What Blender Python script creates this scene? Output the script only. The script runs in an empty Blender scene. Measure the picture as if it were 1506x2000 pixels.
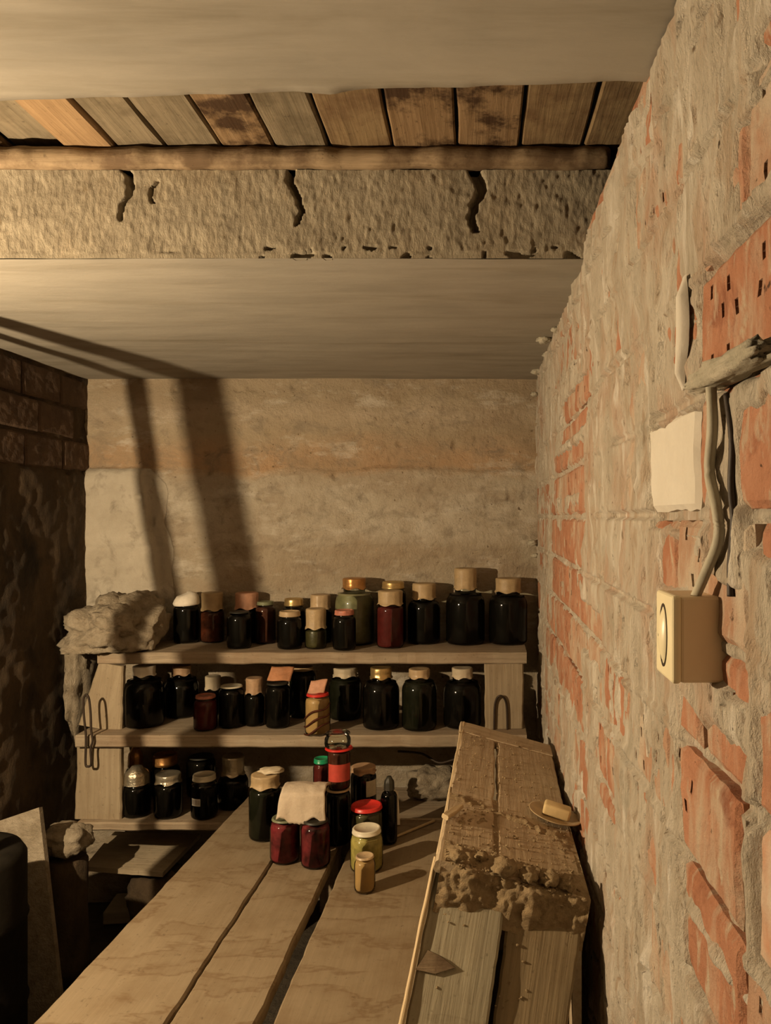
import bpy, bmesh, math, random
import numpy as np
from mathutils import Vector, Matrix, noise as mnoise

# ------------------------------------------------------------------ camera, light, exposure
scene = bpy.context.scene
C = scene.collection
CAMZ = 1.62
F = 1500.0                       # focal length in pixels of the 1506 x 2000 frame
VX, VY = 940.0, 1010.0           # where the room's depth axis vanishes
cam_d = bpy.data.cameras.new('camera')
cam_d.sensor_fit = 'AUTO'
cam_d.sensor_width = 36.0
cam_d.lens = 36.0 * F / 2000.0
cam_d.shift_x = -(VX - 753.0) / 2000.0
cam_d.shift_y = (VY - 1000.0) / 2000.0
cam_d.clip_start = 0.02
cam = bpy.data.objects.new('camera', cam_d)
C.objects.link(cam)
cam.location = (0, 0, CAMZ)
cam.rotation_euler = (math.pi / 2, 0, 0)
scene.camera = cam

world = bpy.data.worlds.new('world')
scene.world = world
world.use_nodes = True
world.node_tree.nodes['Background'].inputs[0].default_value = (0.02, 0.015, 0.01, 1)
world.node_tree.nodes['Background'].inputs[1].default_value = 0.05

scene.view_settings.view_transform = 'Standard'
scene.view_settings.look = 'None'
scene.view_settings.gamma = 1.0
scene.view_settings.use_curve_mapping = False
scene.view_settings.exposure = 0.0

BULB = Vector((-1.622, 1.19, 1.59))
BULB_POWER = 185.0

# room
XL, XR, YB = -1.668, 0.238, 3.25
ZC = CAMZ + 0.585                # underside of the ceiling slabs
YS = 1.737                       # front edge of the far slab

def P(px, py, Y):
    return Vector(((px - VX) / F * Y, Y, CAMZ - (py - VY) / F * Y))

random.seed(7)
# ------------------------------------------------------------------ materials
def new_mat(name):
    m = bpy.data.materials.new(name)
    m.use_nodes = True
    nt = m.node_tree
    return m, nt, nt.nodes['Principled BSDF']

def coords(nt, scale=(1, 1, 1), rand=False):
    tc = nt.nodes.new('ShaderNodeTexCoord')
    mp = nt.nodes.new('ShaderNodeMapping')
    mp.inputs['Scale'].default_value = scale
    nt.links.new(tc.outputs['Object'], mp.inputs['Vector'])
    if rand:
        oi = nt.nodes.new('ShaderNodeObjectInfo')
        mu = nt.nodes.new('ShaderNodeMath'); mu.operation = 'MULTIPLY'; mu.inputs[1].default_value = 37.0
        nt.links.new(oi.outputs['Random'], mu.inputs[0])
        cb = nt.nodes.new('ShaderNodeCombineXYZ')
        for k in range(3):
            nt.links.new(mu.outputs[0], cb.inputs[k])
        nt.links.new(cb.outputs[0], mp.inputs['Location'])
    return mp.outputs['Vector']

def noise_node(nt, vec, scale, detail=6, rough=0.6, dist=0.0):
    n = nt.nodes.new('ShaderNodeTexNoise')
    n.inputs['Scale'].default_value = scale
    n.inputs['Detail'].default_value = detail
    n.inputs['Roughness'].default_value = rough
    n.inputs['Distortion'].default_value = dist
    nt.links.new(vec, n.inputs['Vector'])
    return n.outputs['Fac']

def ramp(nt, fac, stops):
    r = nt.nodes.new('ShaderNodeValToRGB')
    el = r.color_ramp.elements
    while len(el) < len(stops):
        el.new(0.5)
    for e, (p, c) in zip(el, stops):
        e.position = p
        e.color = (c[0], c[1], c[2], 1) if not isinstance(c, (int, float)) else (c, c, c, 1)
    nt.links.new(fac, r.inputs['Fac'])
    return r.outputs['Color']

def mix(nt, fac, a, b, mode='MIX'):
    m = nt.nodes.new('ShaderNodeMix')
    m.data_type = 'RGBA'; m.blend_type = mode
    if isinstance(fac, (int, float)):
        m.inputs[0].default_value = fac
    else:
        nt.links.new(fac, m.inputs[0])
    for sock, v in ((m.inputs[6], a), (m.inputs[7], b)):
        if isinstance(v, tuple):
            sock.default_value = (v[0], v[1], v[2], 1)
        else:
            nt.links.new(v, sock)
    return m.outputs[2]

def bump(nt, bsdf, fac, strength, dist):
    b = nt.nodes.new('ShaderNodeBump')
    b.inputs['Strength'].default_value = strength
    b.inputs['Distance'].default_value = dist
    nt.links.new(fac, b.inputs['Height'])
    nt.links.new(b.outputs['Normal'], bsdf.inputs['Normal'])

def surf(name, c0, c1, scale=(1, 1, 1), nscale=6, detail=8, rough=0.85, rand=False,
         bump_s=0.5, bump_d=0.01, bump_scale=40, stains=(), lo=0.3, hi=0.7, spec=0.3, metallic=0.0, bscale=None):
    """noise-mottled surface; stains = [(colour, noise scale, from, to, vector scale)]"""
    m, nt, b = new_mat(name)
    v = coords(nt, scale, rand)
    col = ramp(nt, noise_node(nt, v, nscale, detail, 0.65), [(lo, c0), (hi, c1)])
    for st in stains:
        sc, ns, a, z = st[:4]
        vv = coords(nt, st[4], rand) if len(st) > 4 else v
        f = ramp(nt, noise_node(nt, vv, ns, 6, 0.6, 0.4), [(a, 0.0), (z, 1.0)])
        col = mix(nt, f, col, sc)
    nt.links.new(col, b.inputs['Base Color'])
    b.inputs['Roughness'].default_value = rough
    b.inputs['Specular IOR Level'].default_value = spec
    b.inputs['Metallic'].default_value = metallic
    bv = coords(nt, bscale, rand) if bscale else v
    bump(nt, b, noise_node(nt, bv, bump_scale, 8, 0.7), bump_s, bump_d)
    return m

def plain(name, col, rough=0.5, metallic=0.0, spec=0.4, var=0.25, nscale=25, bump_s=0.15, coat=0.0):
    m, nt, b = new_mat(name)
    v = coords(nt, (1, 1, 1), True)
    d = tuple(c * (1 - var) for c in col)
    u = tuple(min(1, c * (1 + var)) for c in col)
    nt.links.new(ramp(nt, noise_node(nt, v, nscale, 4), [(0.3, d), (0.7, u)]), b.inputs['Base Color'])
    b.inputs['Roughness'].default_value = rough
    b.inputs['Metallic'].default_value = metallic
    b.inputs['Specular IOR Level'].default_value = spec
    b.inputs['Coat Weight'].default_value = coat
    if bump_s:
        bump(nt, b, noise_node(nt, v, nscale * 4, 4), bump_s, 0.004)
    return m

def wood(name, c0, c1, dark, ring=None, rough=0.8, speck=0.5, rs=(1.6, 0.5, 1), ra=0.75, bl=(0.42, 0.75, 0.7, 5), gb=0.5):
    """grain along local X"""
    m, nt, b = new_mat(name)
    v = coords(nt, (1, 1, 1), True)
    g = coords(nt, (1.2, 22, 22), True)
    grain = noise_node(nt, g, 3.0, 8, 0.6, 0.3)
    col = ramp(nt, grain, [(0.25, c0), (0.6, c1)])
    blotch = ramp(nt, noise_node(nt, v, bl[3], 7, 0.68), [(bl[0], 0.0), (bl[1], 1.0)])
    mm = nt.nodes.new('ShaderNodeMath'); mm.operation = 'MULTIPLY'; mm.inputs[1].default_value = bl[2]
    nt.links.new(blotch, mm.inputs[0])
    col = mix(nt, mm.outputs[0], col, dark)
    if ring:
        rv = coords(nt, rs, True)
        f = ramp(nt, noise_node(nt, rv, 4.5, 5, 0.6, 0.2), [(0.50, 0.0), (0.525, ra), (0.54, ra * 0.35), (0.62, 0.0)])
        col = mix(nt, f, col, ring)
    sp = ramp(nt, noise_node(nt, v, 70, 3, 0.7), [(0.62, 0.0), (0.72, speck)])
    col = mix(nt, sp, col, tuple(x * 0.4 for x in dark))
    nt.links.new(col, b.inputs['Base Color'])
    b.inputs['Roughness'].default_value = rough
    b.inputs['Specular IOR Level'].default_value = 0.25
    bump(nt, b, grain, gb, 0.006)
    return m

def glass_mat(name, tint=(0.9, 0.93, 0.88)):
    m = bpy.data.materials.new(name); m.use_nodes = True
    nt = m.node_tree; nt.nodes.clear()
    out = nt.nodes.new('ShaderNodeOutputMaterial')
    mx = nt.nodes.new('ShaderNodeMixShader')
    tr = nt.nodes.new('ShaderNodeBsdfTransparent'); tr.inputs[0].default_value = (*tint, 1)
    gl = nt.nodes.new('ShaderNodeBsdfGlossy'); gl.inputs['Roughness'].default_value = 0.08
    fr = nt.nodes.new('ShaderNodeFresnel'); fr.inputs['IOR'].default_value = 1.38
    nt.links.new(fr.outputs[0], mx.inputs[0])
    nt.links.new(tr.outputs[0], mx.inputs[1]); nt.links.new(gl.outputs[0], mx.inputs[2])
    nt.links.new(mx.outputs[0], out.inputs['Surface'])
    return m

M = {}
M['slab'] = surf('smooth_concrete', (0.254, 0.232, 0.192), (0.339, 0.307, 0.254), (0.6, 2.5, 1), 5, 8, 0.85,
                 bump_s=0.25, bump_d=0.006, bump_scale=14,
                 stains=[((0.20, 0.175, 0.13), 3.0, 0.5, 0.8, (0.5, 5, 1)), ((0.16, 0.11, 0.06), 60, 0.74, 0.8), ((0.33, 0.30, 0.25), 2.2, 0.5, 0.7, (0.8, 2, 1))])
M['slab_rough'] = surf('rough_concrete', (0.23, 0.195, 0.14), (0.38, 0.33, 0.245), (1.0, 1, 0.45), 30, 10, 0.95,
                       bump_s=0.8, bump_d=0.01, bump_scale=75,
                       stains=[((0.15, 0.11, 0.06), 45, 0.62, 0.74), ((0.32, 0.25, 0.16), 4, 0.5, 0.8)])
M['floor'] = surf('earth_floor', (0.05, 0.038, 0.026), (0.09, 0.07, 0.045), (1, 1, 1), 9, 8, 0.95, bump_s=0.8, bump_d=0.03, bump_scale=20)
M['plaster'] = surf('lime_slurry', (0.46, 0.39, 0.295), (0.68, 0.61, 0.50), (1, 1.3, 0.55), 12, 12, 0.9,
                    bump_s=1.0, bump_d=0.022, bump_scale=30, lo=0.28, hi=0.66,
                    stains=[((0.52, 0.32, 0.21), 4.5, 0.52, 0.72, (1, 1.8, 0.8)), ((0.50, 0.38, 0.27), 14, 0.53, 0.68, (1, 2.0, 0.6)),
                            ((0.78, 0.72, 0.62), 9, 0.55, 0.66, (1, 2.4, 0.5)), ((0.38, 0.34, 0.26), 6, 0.60, 0.76, (1, 1.2, 1)),
                            ((0.28, 0.21, 0.14), 40, 0.63, 0.72, (1, 1.2, 0.7)), ((0.09, 0.06, 0.035), 55, 0.66, 0.71, (1, 1.3, 0.6))])
M['lime_brick'] = surf('lime_washed_brick', (0.42, 0.35, 0.26), (0.58, 0.50, 0.40), (1, 1, 1), 14, 8, 0.9, True, 0.6, 0.008, 50,
                       stains=[((0.46, 0.22, 0.12), 7, 0.5, 0.7)])
M['brick'] = surf('fired_brick', (0.36, 0.15, 0.08), (0.50, 0.25, 0.15), (1, 1, 1), 12, 10, 0.9, True, 0.9, 0.012, 40,
                  stains=[((0.52, 0.41, 0.30), 8, 0.50, 0.68, (1, 1.6, 0.6)), ((0.24, 0.085, 0.045), 16, 0.58, 0.72), ((0.50, 0.40, 0.29), 26, 0.57, 0.68, (1, 1.4, 0.7)), ((0.10, 0.05, 0.03), 50, 0.67, 0.72)])
M['brick_pink'] = surf('pink_brick', (0.38, 0.20, 0.12), (0.50, 0.33, 0.225), (1, 1, 1), 12, 10, 0.9, True, 0.9, 0.012, 40,
                       stains=[((0.54, 0.45, 0.345), 7, 0.45, 0.62, (1, 1.6, 0.6)), ((0.50, 0.41, 0.31), 24, 0.55, 0.66, (1, 1.4, 0.7)), ((0.10, 0.06, 0.035), 50, 0.67, 0.72)])
M['white_brick'] = surf('silicate_brick', (0.504, 0.461, 0.389), (0.576, 0.540, 0.468), (1, 1, 1), 8, 6, 0.85, True, 0.3, 0.004, 60)
M['dark_brick'] = surf('shade_dark_brick', (0.07, 0.045, 0.03), (0.13, 0.085, 0.055), (1, 1, 1), 12, 8, 0.9, True, 0.7, 0.01, 50)  # the left wall's grazing shade is put into this base colour
M['dark_render'] = surf('shade_dark_render', (0.05, 0.034, 0.02), (0.11, 0.075, 0.042), (1, 1, 0.6), 7, 10, 0.95, bump_s=1.0, bump_d=0.02, bump_scale=24,
                        stains=[((0.02, 0.015, 0.01), 5, 0.5, 0.7), ((0.40, 0.34, 0.25), 35, 0.72, 0.78)])  # dark tone carries the left wall's lack of direct light
M['rubble'] = surf('broken_concrete', (0.23, 0.185, 0.125), (0.42, 0.355, 0.265), (1, 1, 1), 22, 10, 0.95, bump_s=0.9, bump_d=0.015, bump_scale=60,
                   stains=[((0.20, 0.15, 0.09), 30, 0.6, 0.72)])
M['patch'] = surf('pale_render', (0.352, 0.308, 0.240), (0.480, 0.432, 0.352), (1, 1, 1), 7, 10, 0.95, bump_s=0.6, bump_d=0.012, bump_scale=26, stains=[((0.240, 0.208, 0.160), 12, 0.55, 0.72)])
M['mortar'] = surf('grey_mortar', (0.338, 0.312, 0.237), (0.525, 0.475, 0.375), (1, 1, 1), 20, 8, 0.95, bump_s=0.8, bump_d=0.01, bump_scale=50)
M['soil'] = surf('dry_soil', (0.27, 0.185, 0.095), (0.46, 0.345, 0.20), (1, 1, 1), 40, 8, 0.95, bump_s=1.0, bump_d=0.01, bump_scale=90)

# poured concrete back wall: lifts of different mix, by height
def back_wall_mat():
    m, nt, b = new_mat('layered_concrete')
    v = coords(nt)
    sep = nt.nodes.new('ShaderNodeSeparateXYZ'); nt.links.new(v, sep.inputs[0])
    n = noise_node(nt, coords(nt, (1.2, 1, 2.5)), 3.0, 8, 0.65, 0.3)
    ma = nt.nodes.new('ShaderNodeMath'); ma.operation = 'MULTIPLY_ADD'; ma.inputs[1].default_value = 0.16
    nt.links.new(n, ma.inputs[0]); nt.links.new(sep.outputs[2], ma.inputs[2])
    mr = nt.nodes.new('ShaderNodeMapRange')
    mr.inputs['From Min'].default_value = 1.2; mr.inputs['From Max'].default_value = 2.3
    nt.links.new(ma.outputs[0], mr.inputs['Value'])
    band = ramp(nt, mr.outputs[0], [(0.0, (0.486, 0.419, 0.317)), (0.33, (0.499, 0.432, 0.331)), (0.37, (0.634, 0.574, 0.472)), (0.60, (0.581, 0.520, 0.419)),
                                    (0.645, (0.540, 0.338, 0.189)), (0.72, (0.540, 0.365, 0.223)), (0.78, (0.486, 0.392, 0.270)),
                                    (0.86, (0.567, 0.472, 0.358)), (0.93, (0.405, 0.331, 0.230)), (1.0, (0.472, 0.378, 0.270))])
    mot = ramp(nt, noise_node(nt, v, 7, 10, 0.7), [(0.3, 0.0), (0.7, 1.0)])
    col = mix(nt, mot, band, (0.405, 0.324, 0.223))
    m2 = nt.nodes.new('ShaderNodeMix'); m2.data_type = 'RGBA'; m2.inputs[0].default_value = 0.75
    nt.links.new(band, m2.inputs[6]); nt.links.new(col, m2.inputs[7])
    col = m2.outputs[2]
    gr = ramp(nt, noise_node(nt, coords(nt, (1, 1, 1.4)), 9, 8, 0.7, 0.6), [(0.50, 0.0), (0.66, 0.75)])
    col = mix(nt, gr, col, (0.284, 0.236, 0.176))
    big = ramp(nt, noise_node(nt, coords(nt, (1.0, 1, 2.4)), 2.2, 5, 0.6, 0.5), [(0.46, 0.0), (0.66, 0.5)])
    col = mix(nt, big, col, (0.365, 0.270, 0.176))
    wh = ramp(nt, noise_node(nt, coords(nt, (0.8, 1, 2.2)), 6, 8, 0.7), [(0.54, 0.0), (0.68, 0.65)])
    col = mix(nt, wh, col, (0.702, 0.648, 0.553))
    sp = ramp(nt, noise_node(nt, v, 45, 3, 0.6), [(0.68, 0.0), (0.74, 0.9)])
    col = mix(nt, sp, col, (0.162, 0.115, 0.068))
    nt.links.new(col, b.inputs['Base Color'])
    b.inputs['Roughness'].default_value = 0.95
    b.inputs['Specular IOR Level'].default_value = 0.2
    bump(nt, b, noise_node(nt, v, 24, 10, 0.72), 1.0, 0.022)
    return m
M['back'] = back_wall_mat()

M['plank'] = wood('table_wood', (0.195, 0.148, 0.092), (0.225, 0.173, 0.110), (0.165, 0.115, 0.064), ring=(0.11, 0.062, 0.026), rs=(1.5, 0.55, 1), ra=0.55, bl=(0.45, 0.7, 0.8, 7), gb=0.2)
M['shelf_wood'] = wood('shelf_wood', (0.203, 0.156, 0.105), (0.328, 0.265, 0.187), (0.203, 0.125, 0.070))
M['post_wood'] = wood('post_wood', (0.234, 0.179, 0.117), (0.328, 0.265, 0.179), (0.218, 0.164, 0.101))
M['bin_wood'] = wood('bin_wood', (0.36, 0.275, 0.175), (0.50, 0.40, 0.27), (0.33, 0.235, 0.14), ring=(0.20, 0.135, 0.075), ra=0.35)
M['bin_grey'] = wood('bin_grey_wood', (0.24, 0.21, 0.145), (0.36, 0.32, 0.225), (0.24, 0.185, 0.11), ring=(0.14, 0.10, 0.06), ra=0.25)
M['bin_brown'] = wood('bin_brown_wood', (0.15, 0.11, 0.06), (0.25, 0.19, 0.11), (0.13, 0.085, 0.04))
M['bin_edge'] = wood('bin_edge_wood', (0.46, 0.35, 0.21), (0.60, 0.47, 0.29), (0.40, 0.29, 0.16))
M['board_tan'] = wood('ceiling_board_tan', (0.139, 0.094, 0.049), (0.223, 0.157, 0.084), (0.105, 0.059, 0.028), bl=(0.45, 0.65, 0.8, 8))
M['board_orange'] = wood('ceiling_board_orange', (0.230, 0.146, 0.076), (0.307, 0.202, 0.108), (0.195, 0.119, 0.059))
M['board_grey'] = wood('ceiling_board_grey', (0.112, 0.091, 0.059), (0.195, 0.157, 0.105), (0.091, 0.070, 0.042), bl=(0.45, 0.65, 0.8, 8))
M['board_stained'] = wood('ceiling_board_stained', (0.119, 0.070, 0.031), (0.230, 0.153, 0.084), (0.035, 0.016, 0.006), bl=(0.46, 0.56, 0.95, 6))
M['ledger'] = wood('ledger_wood', (0.164, 0.115, 0.066), (0.279, 0.205, 0.127), (0.098, 0.061, 0.033), bl=(0.42, 0.58, 0.9, 7))
M['pale_board'] = wood('pale_board', (0.30, 0.24, 0.16), (0.40, 0.33, 0.23), (0.26, 0.2, 0.13))

M['glass'] = glass_mat('jar_glass')
M['glass_dark'] = glass_mat('dark_bottle_glass', (0.25, 0.28, 0.2))
M['black'] = plain('dark_preserve', (0.004, 0.003, 0.002), 0.6, spec=0.05, bump_s=0)
M['greenblack'] = plain('dark_green_preserve', (0.010, 0.010, 0.005), 0.6, spec=0.05, bump_s=0)
M['burgundy'] = plain('burgundy_preserve', (0.090, 0.012, 0.011), 0.6, spec=0.1, bump_s=0.1, nscale=40)
M['redbrown'] = plain('red_brown_preserve', (0.06, 0.017, 0.009), 0.6, spec=0.1, nscale=40)
M['tomato'] = plain('tomato_preserve', (0.09, 0.024, 0.012), 0.6, spec=0.1, var=0.8, nscale=25)
M['beet'] = plain('beet_preserve', (0.118, 0.015, 0.019), 0.6, spec=0.1, var=0.9, nscale=22)
M['yellow'] = plain('yellow_preserve', (0.36, 0.29, 0.09), 0.45, var=0.35, nscale=45)
M['mustard'] = plain('tan_preserve', (0.42, 0.26, 0.11), 0.5, var=0.15, nscale=15)
M['greenish'] = plain('greenish_brine', (0.17, 0.16, 0.085), 0.4, var=0.3)
M['olive'] = plain('olive_preserve', (0.05, 0.042, 0.015), 0.4, var=0.5, nscale=35)
M['paper'] = plain('kraft_paper', (0.367, 0.265, 0.144), 0.5, var=0.15, nscale=30, bump_s=0.3)
M['paper_cream'] = plain('cream_paper', (0.476, 0.399, 0.281), 0.6, var=0.12, nscale=30, bump_s=0.3)
M['paper_white'] = plain('white_paper', (0.66, 0.60, 0.50), 0.6, var=0.1, nscale=30, bump_s=0.25)
M['paper_brown'] = plain('brown_paper', (0.33, 0.21, 0.12), 0.6, var=0.25, nscale=30, bump_s=0.3)
M['paper_pink'] = plain('pinkish_paper', (0.46, 0.24, 0.15), 0.6, var=0.2, nscale=30, bump_s=0.3)
M['paper_orange'] = plain('orange_paper', (0.42, 0.19, 0.09), 0.6, var=0.2, nscale=30, bump_s=0.3)
M['gold'] = plain('gold_lid', (0.52, 0.37, 0.16), 0.32, metallic=0.75, var=0.2, bump_s=0.1)
M['copper'] = plain('copper_lid', (0.45, 0.23, 0.08), 0.35, metallic=0.7, var=0.3)
M['foil'] = plain('foil_cap', (0.50, 0.44, 0.33), 0.3, metallic=0.8, var=0.2, bump_s=0.5)
M['red_lid'] = plain('red_plastic', (0.510, 0.025, 0.019), 0.35, var=0.1, bump_s=0)
M['red_paper'] = plain('red_label_paper', (0.394, 0.048, 0.031), 0.5, var=0.2)
M['green_lid'] = plain('green_plastic', (0.01, 0.23, 0.10), 0.35, var=0.1, bump_s=0)
M['dull_green_lid'] = plain('dull_green_lid', (0.14, 0.15, 0.085), 0.45, var=0.3)
M['dark_lid'] = plain('dark_lid', (0.02, 0.018, 0.012), 0.5)
M['pale_lid'] = plain('pale_lid', (0.55, 0.50, 0.38), 0.4, var=0.15)
M['rust_lid'] = plain('reddish_lid', (0.40, 0.15, 0.10), 0.45, var=0.4, nscale=60)
M['tan_lid'] = plain('tan_lid', (0.400, 0.288, 0.168), 0.4, var=0.2)
M['white_print'] = plain('white_label', (0.70, 0.66, 0.58), 0.6, var=0.08)
M['print_bar'] = plain('label_print', (0.10, 0.06, 0.05), 0.6)
M['iron'] = plain('rusty_iron', (0.045, 0.03, 0.02), 0.6, metallic=0.4)
M['cable'] = plain('grey_cable', (0.36, 0.33, 0.25), 0.6, var=0.15)
M['black_cable'] = plain('black_cable', (0.03, 0.02, 0.014), 0.6)
M['switch_body'] = plain('switch_plastic', (0.80, 0.66, 0.46), 0.5, var=0.08, nscale=10, bump_s=0.05)
M['switch_face'] = plain('cream_plastic', (0.74, 0.66, 0.44), 0.35, var=0.05, nscale=10, bump_s=0)
M['soap'] = plain('yellowish_sponge', (0.58, 0.44, 0.22), 0.7, var=0.12)
M['plate'] = plain('tin_plate', (0.42, 0.31, 0.17), 0.45, var=0.2)
M['cardboard'] = surf('soft_cardboard', (0.38, 0.30, 0.22), (0.52, 0.44, 0.34), (1, 1, 1), 14, 8, 0.9, True, 0.6, 0.006, 40)
M['barrel'] = plain('shadow_barrel_black', (0.012, 0.010, 0.007), 0.7, metallic=0.0, spec=0.1)  # near-black so the barrel reads as a rounded shadow

# ------------------------------------------------------------------ builders
def link(name, me, m=None, parent=None, smooth=False):
    o = bpy.data.objects.new(name, me)
    C.objects.link(o)
    if m is not None and not me.materials:
        me.materials.append(m)
    if parent is not None:
        o.parent = parent
    if smooth:
        me.polygons.foreach_set('use_smooth', [True] * len(me.polygons))
    return o

def tag(o, label=None, cat=None, group=None, kind=None):
    if label: o['label'] = label
    if cat: o['category'] = cat
    if group: o['group'] = group
    if kind: o['kind'] = kind
    return o

def thing(name, label, cat, loc=(0, 0, 0), group=None):
    o = bpy.data.objects.new(name, None)
    o.empty_display_size = 0.05
    C.objects.link(o)
    o.location = loc
    return tag(o, label, cat, group)

def py_mesh(name, verts, faces):
    me = bpy.data.meshes.new(name)
    me.from_pydata([tuple(v) for v in verts], [], faces)
    me.update()
    return me

def grid_mesh(name, us, vs, fn):
    verts = [fn(u, v) for v in vs for u in us]
    n = len(us)
    faces = [(j * n + i, j * n + i + 1, (j + 1) * n + i + 1, (j + 1) * n + i)
             for j in range(len(vs) - 1) for i in range(n - 1)]
    return py_mesh(name, verts, faces)

def fbm(x, y, z, o=4):
    return mnoise.fractal(Vector((x, y, z)), 1.0, 2.0, o)

def nz(x, y=0.0, z=0.0):
    return mnoise.noise(Vector((x, y, z)))

def plank_mesh(name, L, W, T, seed=0, rough=0.004, w1=None, n=28, cham=None, warp=0.0):
    """board with its length on local X from 0 to L, width on Y, top on z = 0"""
    w1 = W if w1 is None else w1
    ch = cham if cham is not None else min(0.005, T * 0.2)
    verts, faces = [], []
    for i in range(n + 1):
        t = i / n
        x = L * t
        if i in (0, n):
            x += 0
        h = (W + (w1 - W) * t) / 2
        a = h + rough * nz(x * 9, seed * 3.1, 0) + rough * 0.6 * nz(x * 31, seed * 3.1, 4)
        c = -h + rough * nz(x * 9, seed * 3.1, 9) + rough * 0.6 * nz(x * 31, seed * 3.1, 14)
        zt = rough * 0.4 * nz(x * 12, seed, 20) + warp * math.sin(t * math.pi)
        zb = -T + rough * 0.5 * nz(x * 12, seed, 27) + warp * math.sin(t * math.pi)
        ring = [(a - ch, zt), (a, zt - ch), (a, zb + ch), (a - ch, zb), (c + ch, zb), (c, zb + ch), (c, zt - ch), (c + ch, zt)]
        for k, (y, z) in enumerate(ring):
            e = 0.0
            if i in (0, n):
                e = rough * 1.2 * nz(y * 40, seed * 2.3, i)
            verts.append((x + e, y, z))
    for i in range(n):
        for k in range(8):
            k2 = (k + 1) % 8
            faces.append((i * 8 + k, i * 8 + k2, (i + 1) * 8 + k2, (i + 1) * 8 + k))
    faces.append(tuple(range(7, -1, -1)))
    faces.append(tuple(n * 8 + k for k in range(8)))
    return py_mesh(name, verts, faces)

def plank(name, p0, p1, W, T, m, parent=None, up=(0, 0, 1), **kw):
    p0, p1 = Vector(p0), Vector(p1)
    d = p1 - p0
    x = d.normalized()
    u = Vector(up)
    y = u.cross(x).normalized()
    z = x.cross(y).normalized()
    me = plank_mesh(name, d.length, W, T, **kw)
    o = link(name, me, m, parent)
    mat = Matrix((x, y, z)).transposed().to_4x4()
    mat.translation = p0
    if parent is not None:
        o.matrix_local = Matrix.Translation(-Vector(parent.location)) @ mat
    else:
        o.matrix_local = mat
    return o

def tube_mesh(name, pts, r, segs=8, closed=False):
    pts = [Vector(p) for p in pts]
    verts, faces = [], []
    n = len(pts)
    ref = Vector((0.13, 0.31, 0.94)).normalized()
    for i, p in enumerate(pts):
        a = pts[i - 1] if i > 0 else p
        b = pts[i + 1] if i < n - 1 else p
        d = (b - a).normalized()
        s = d.cross(ref)
        if s.length < 1e-3:
            s = d.cross(Vector((1, 0, 0)))
        s.normalize()
        t = s.cross(d).normalized()
        rr = r[i] if isinstance(r, (list, tuple)) else r
        for k in range(segs):
            an = 2 * math.pi * k / segs
            verts.append(p + s * (rr * math.cos(an)) + t * (rr * math.sin(an)))
    for i in range(n - 1):
        for k in range(segs):
            k2 = (k + 1) % segs
            faces.append((i * segs + k, i * segs + k2, (i + 1) * segs + k2, (i + 1) * segs + k))
    faces.append(tuple(range(segs - 1, -1, -1)))
    faces.append(tuple((n - 1) * segs + k for k in range(segs)))
    return py_mesh(name, verts, faces)

def smooth_path(pts, n=8):
    pts = [Vector(p) for p in pts]
    out = []
    for i in range(len(pts) - 1):
        p0 = pts[max(i - 1, 0)]; p1 = pts[i]; p2 = pts[i + 1]; p3 = pts[min(i + 2, len(pts) - 1)]
        for k in range(n):
            t = k / n
            out.append(0.5 * ((2 * p1) + (p2 - p0) * t + (2 * p0 - 5 * p1 + 4 * p2 - p3) * t * t + (3 * p1 - p0 - 3 * p2 + p3) * t ** 3))
    out.append(pts[-1])
    return out

def lathe_mesh(name, prof, segs=28, wob=None, cap_top=False, cap_bot=False):
    """prof = [(r, z)], wob(k_angle, i) -> radius factor"""
    verts, faces = [], []
    for i, (r, z) in enumerate(prof):
        for k in range(segs):
            an = 2 * math.pi * k / segs
            dr, dz = (1.0, 0.0)
            if wob:
                dr, dz = wob(an, i)
            verts.append((r * dr * math.cos(an), r * dr * math.sin(an), z + dz))
    n = len(prof)
    for i in range(n - 1):
        for k in range(segs):
            k2 = (k + 1) % segs
            faces.append((i * segs + k, i * segs + k2, (i + 1) * segs + k2, (i + 1) * segs + k))
    if cap_bot: faces.append(tuple(range(segs - 1, -1, -1)))
    if cap_top: faces.append(tuple((n - 1) * segs + k for k in range(segs)))
    return py_mesh(name, verts, faces)

def lump_mesh(name, size, seed, amp=0.25, freq=2.2, sub=4, flat_bottom=None, facet=0.0):
    bm = bmesh.new()
    bmesh.ops.create_icosphere(bm, subdivisions=sub, radius=1.0)
    for v in bm.verts:
        c = v.co.copy()
        if facet:
            q = max(abs(c.x), abs(c.y), abs(c.z))
            c = c.lerp(c / q * 0.8, facet)
        k = 1 + amp * fbm(c.x * freq + seed, c.y * freq, c.z * freq, 5)
        c = Vector((c.x * size[0], c.y * size[1], c.z * size[2])) * k
        if flat_bottom is not None and c.z < flat_bottom:
            c.z = flat_bottom + 0.1 * (c.z - flat_bottom) * 0
        v.co = c
    me = bpy.data.meshes.new(name)
    bm.to_mesh(me); bm.free()
    return me

def box_mesh(name, size, bevel=0.003, segs=2, center=(0, 0, 0)):
    bm = bmesh.new()
    bmesh.ops.create_cube(bm, size=1.0)
    for v in bm.verts:
        v.co = Vector((v.co.x * size[0] + center[0], v.co.y * size[1] + center[1], v.co.z * size[2] + center[2]))
    if bevel:
        bmesh.ops.bevel(bm, geom=list(bm.edges), offset=bevel, segments=segs, profile=0.5, affect='EDGES')
    me = bpy.data.meshes.new(name)
    bm.to_mesh(me); bm.free()
    return me

# ------------------------------------------------------------------ floor
fl = link('floor', grid_mesh('floor', np.linspace(XL - 0.1, XR + 0.2, 60), np.linspace(-0.8, YB + 0.1, 90),
          lambda x, y: (x, y, 0.012 * fbm(x * 4, y * 4, 0))), M['floor'])
tag(fl, 'dark bare earth floor of the cellar', kind='structure')

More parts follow.
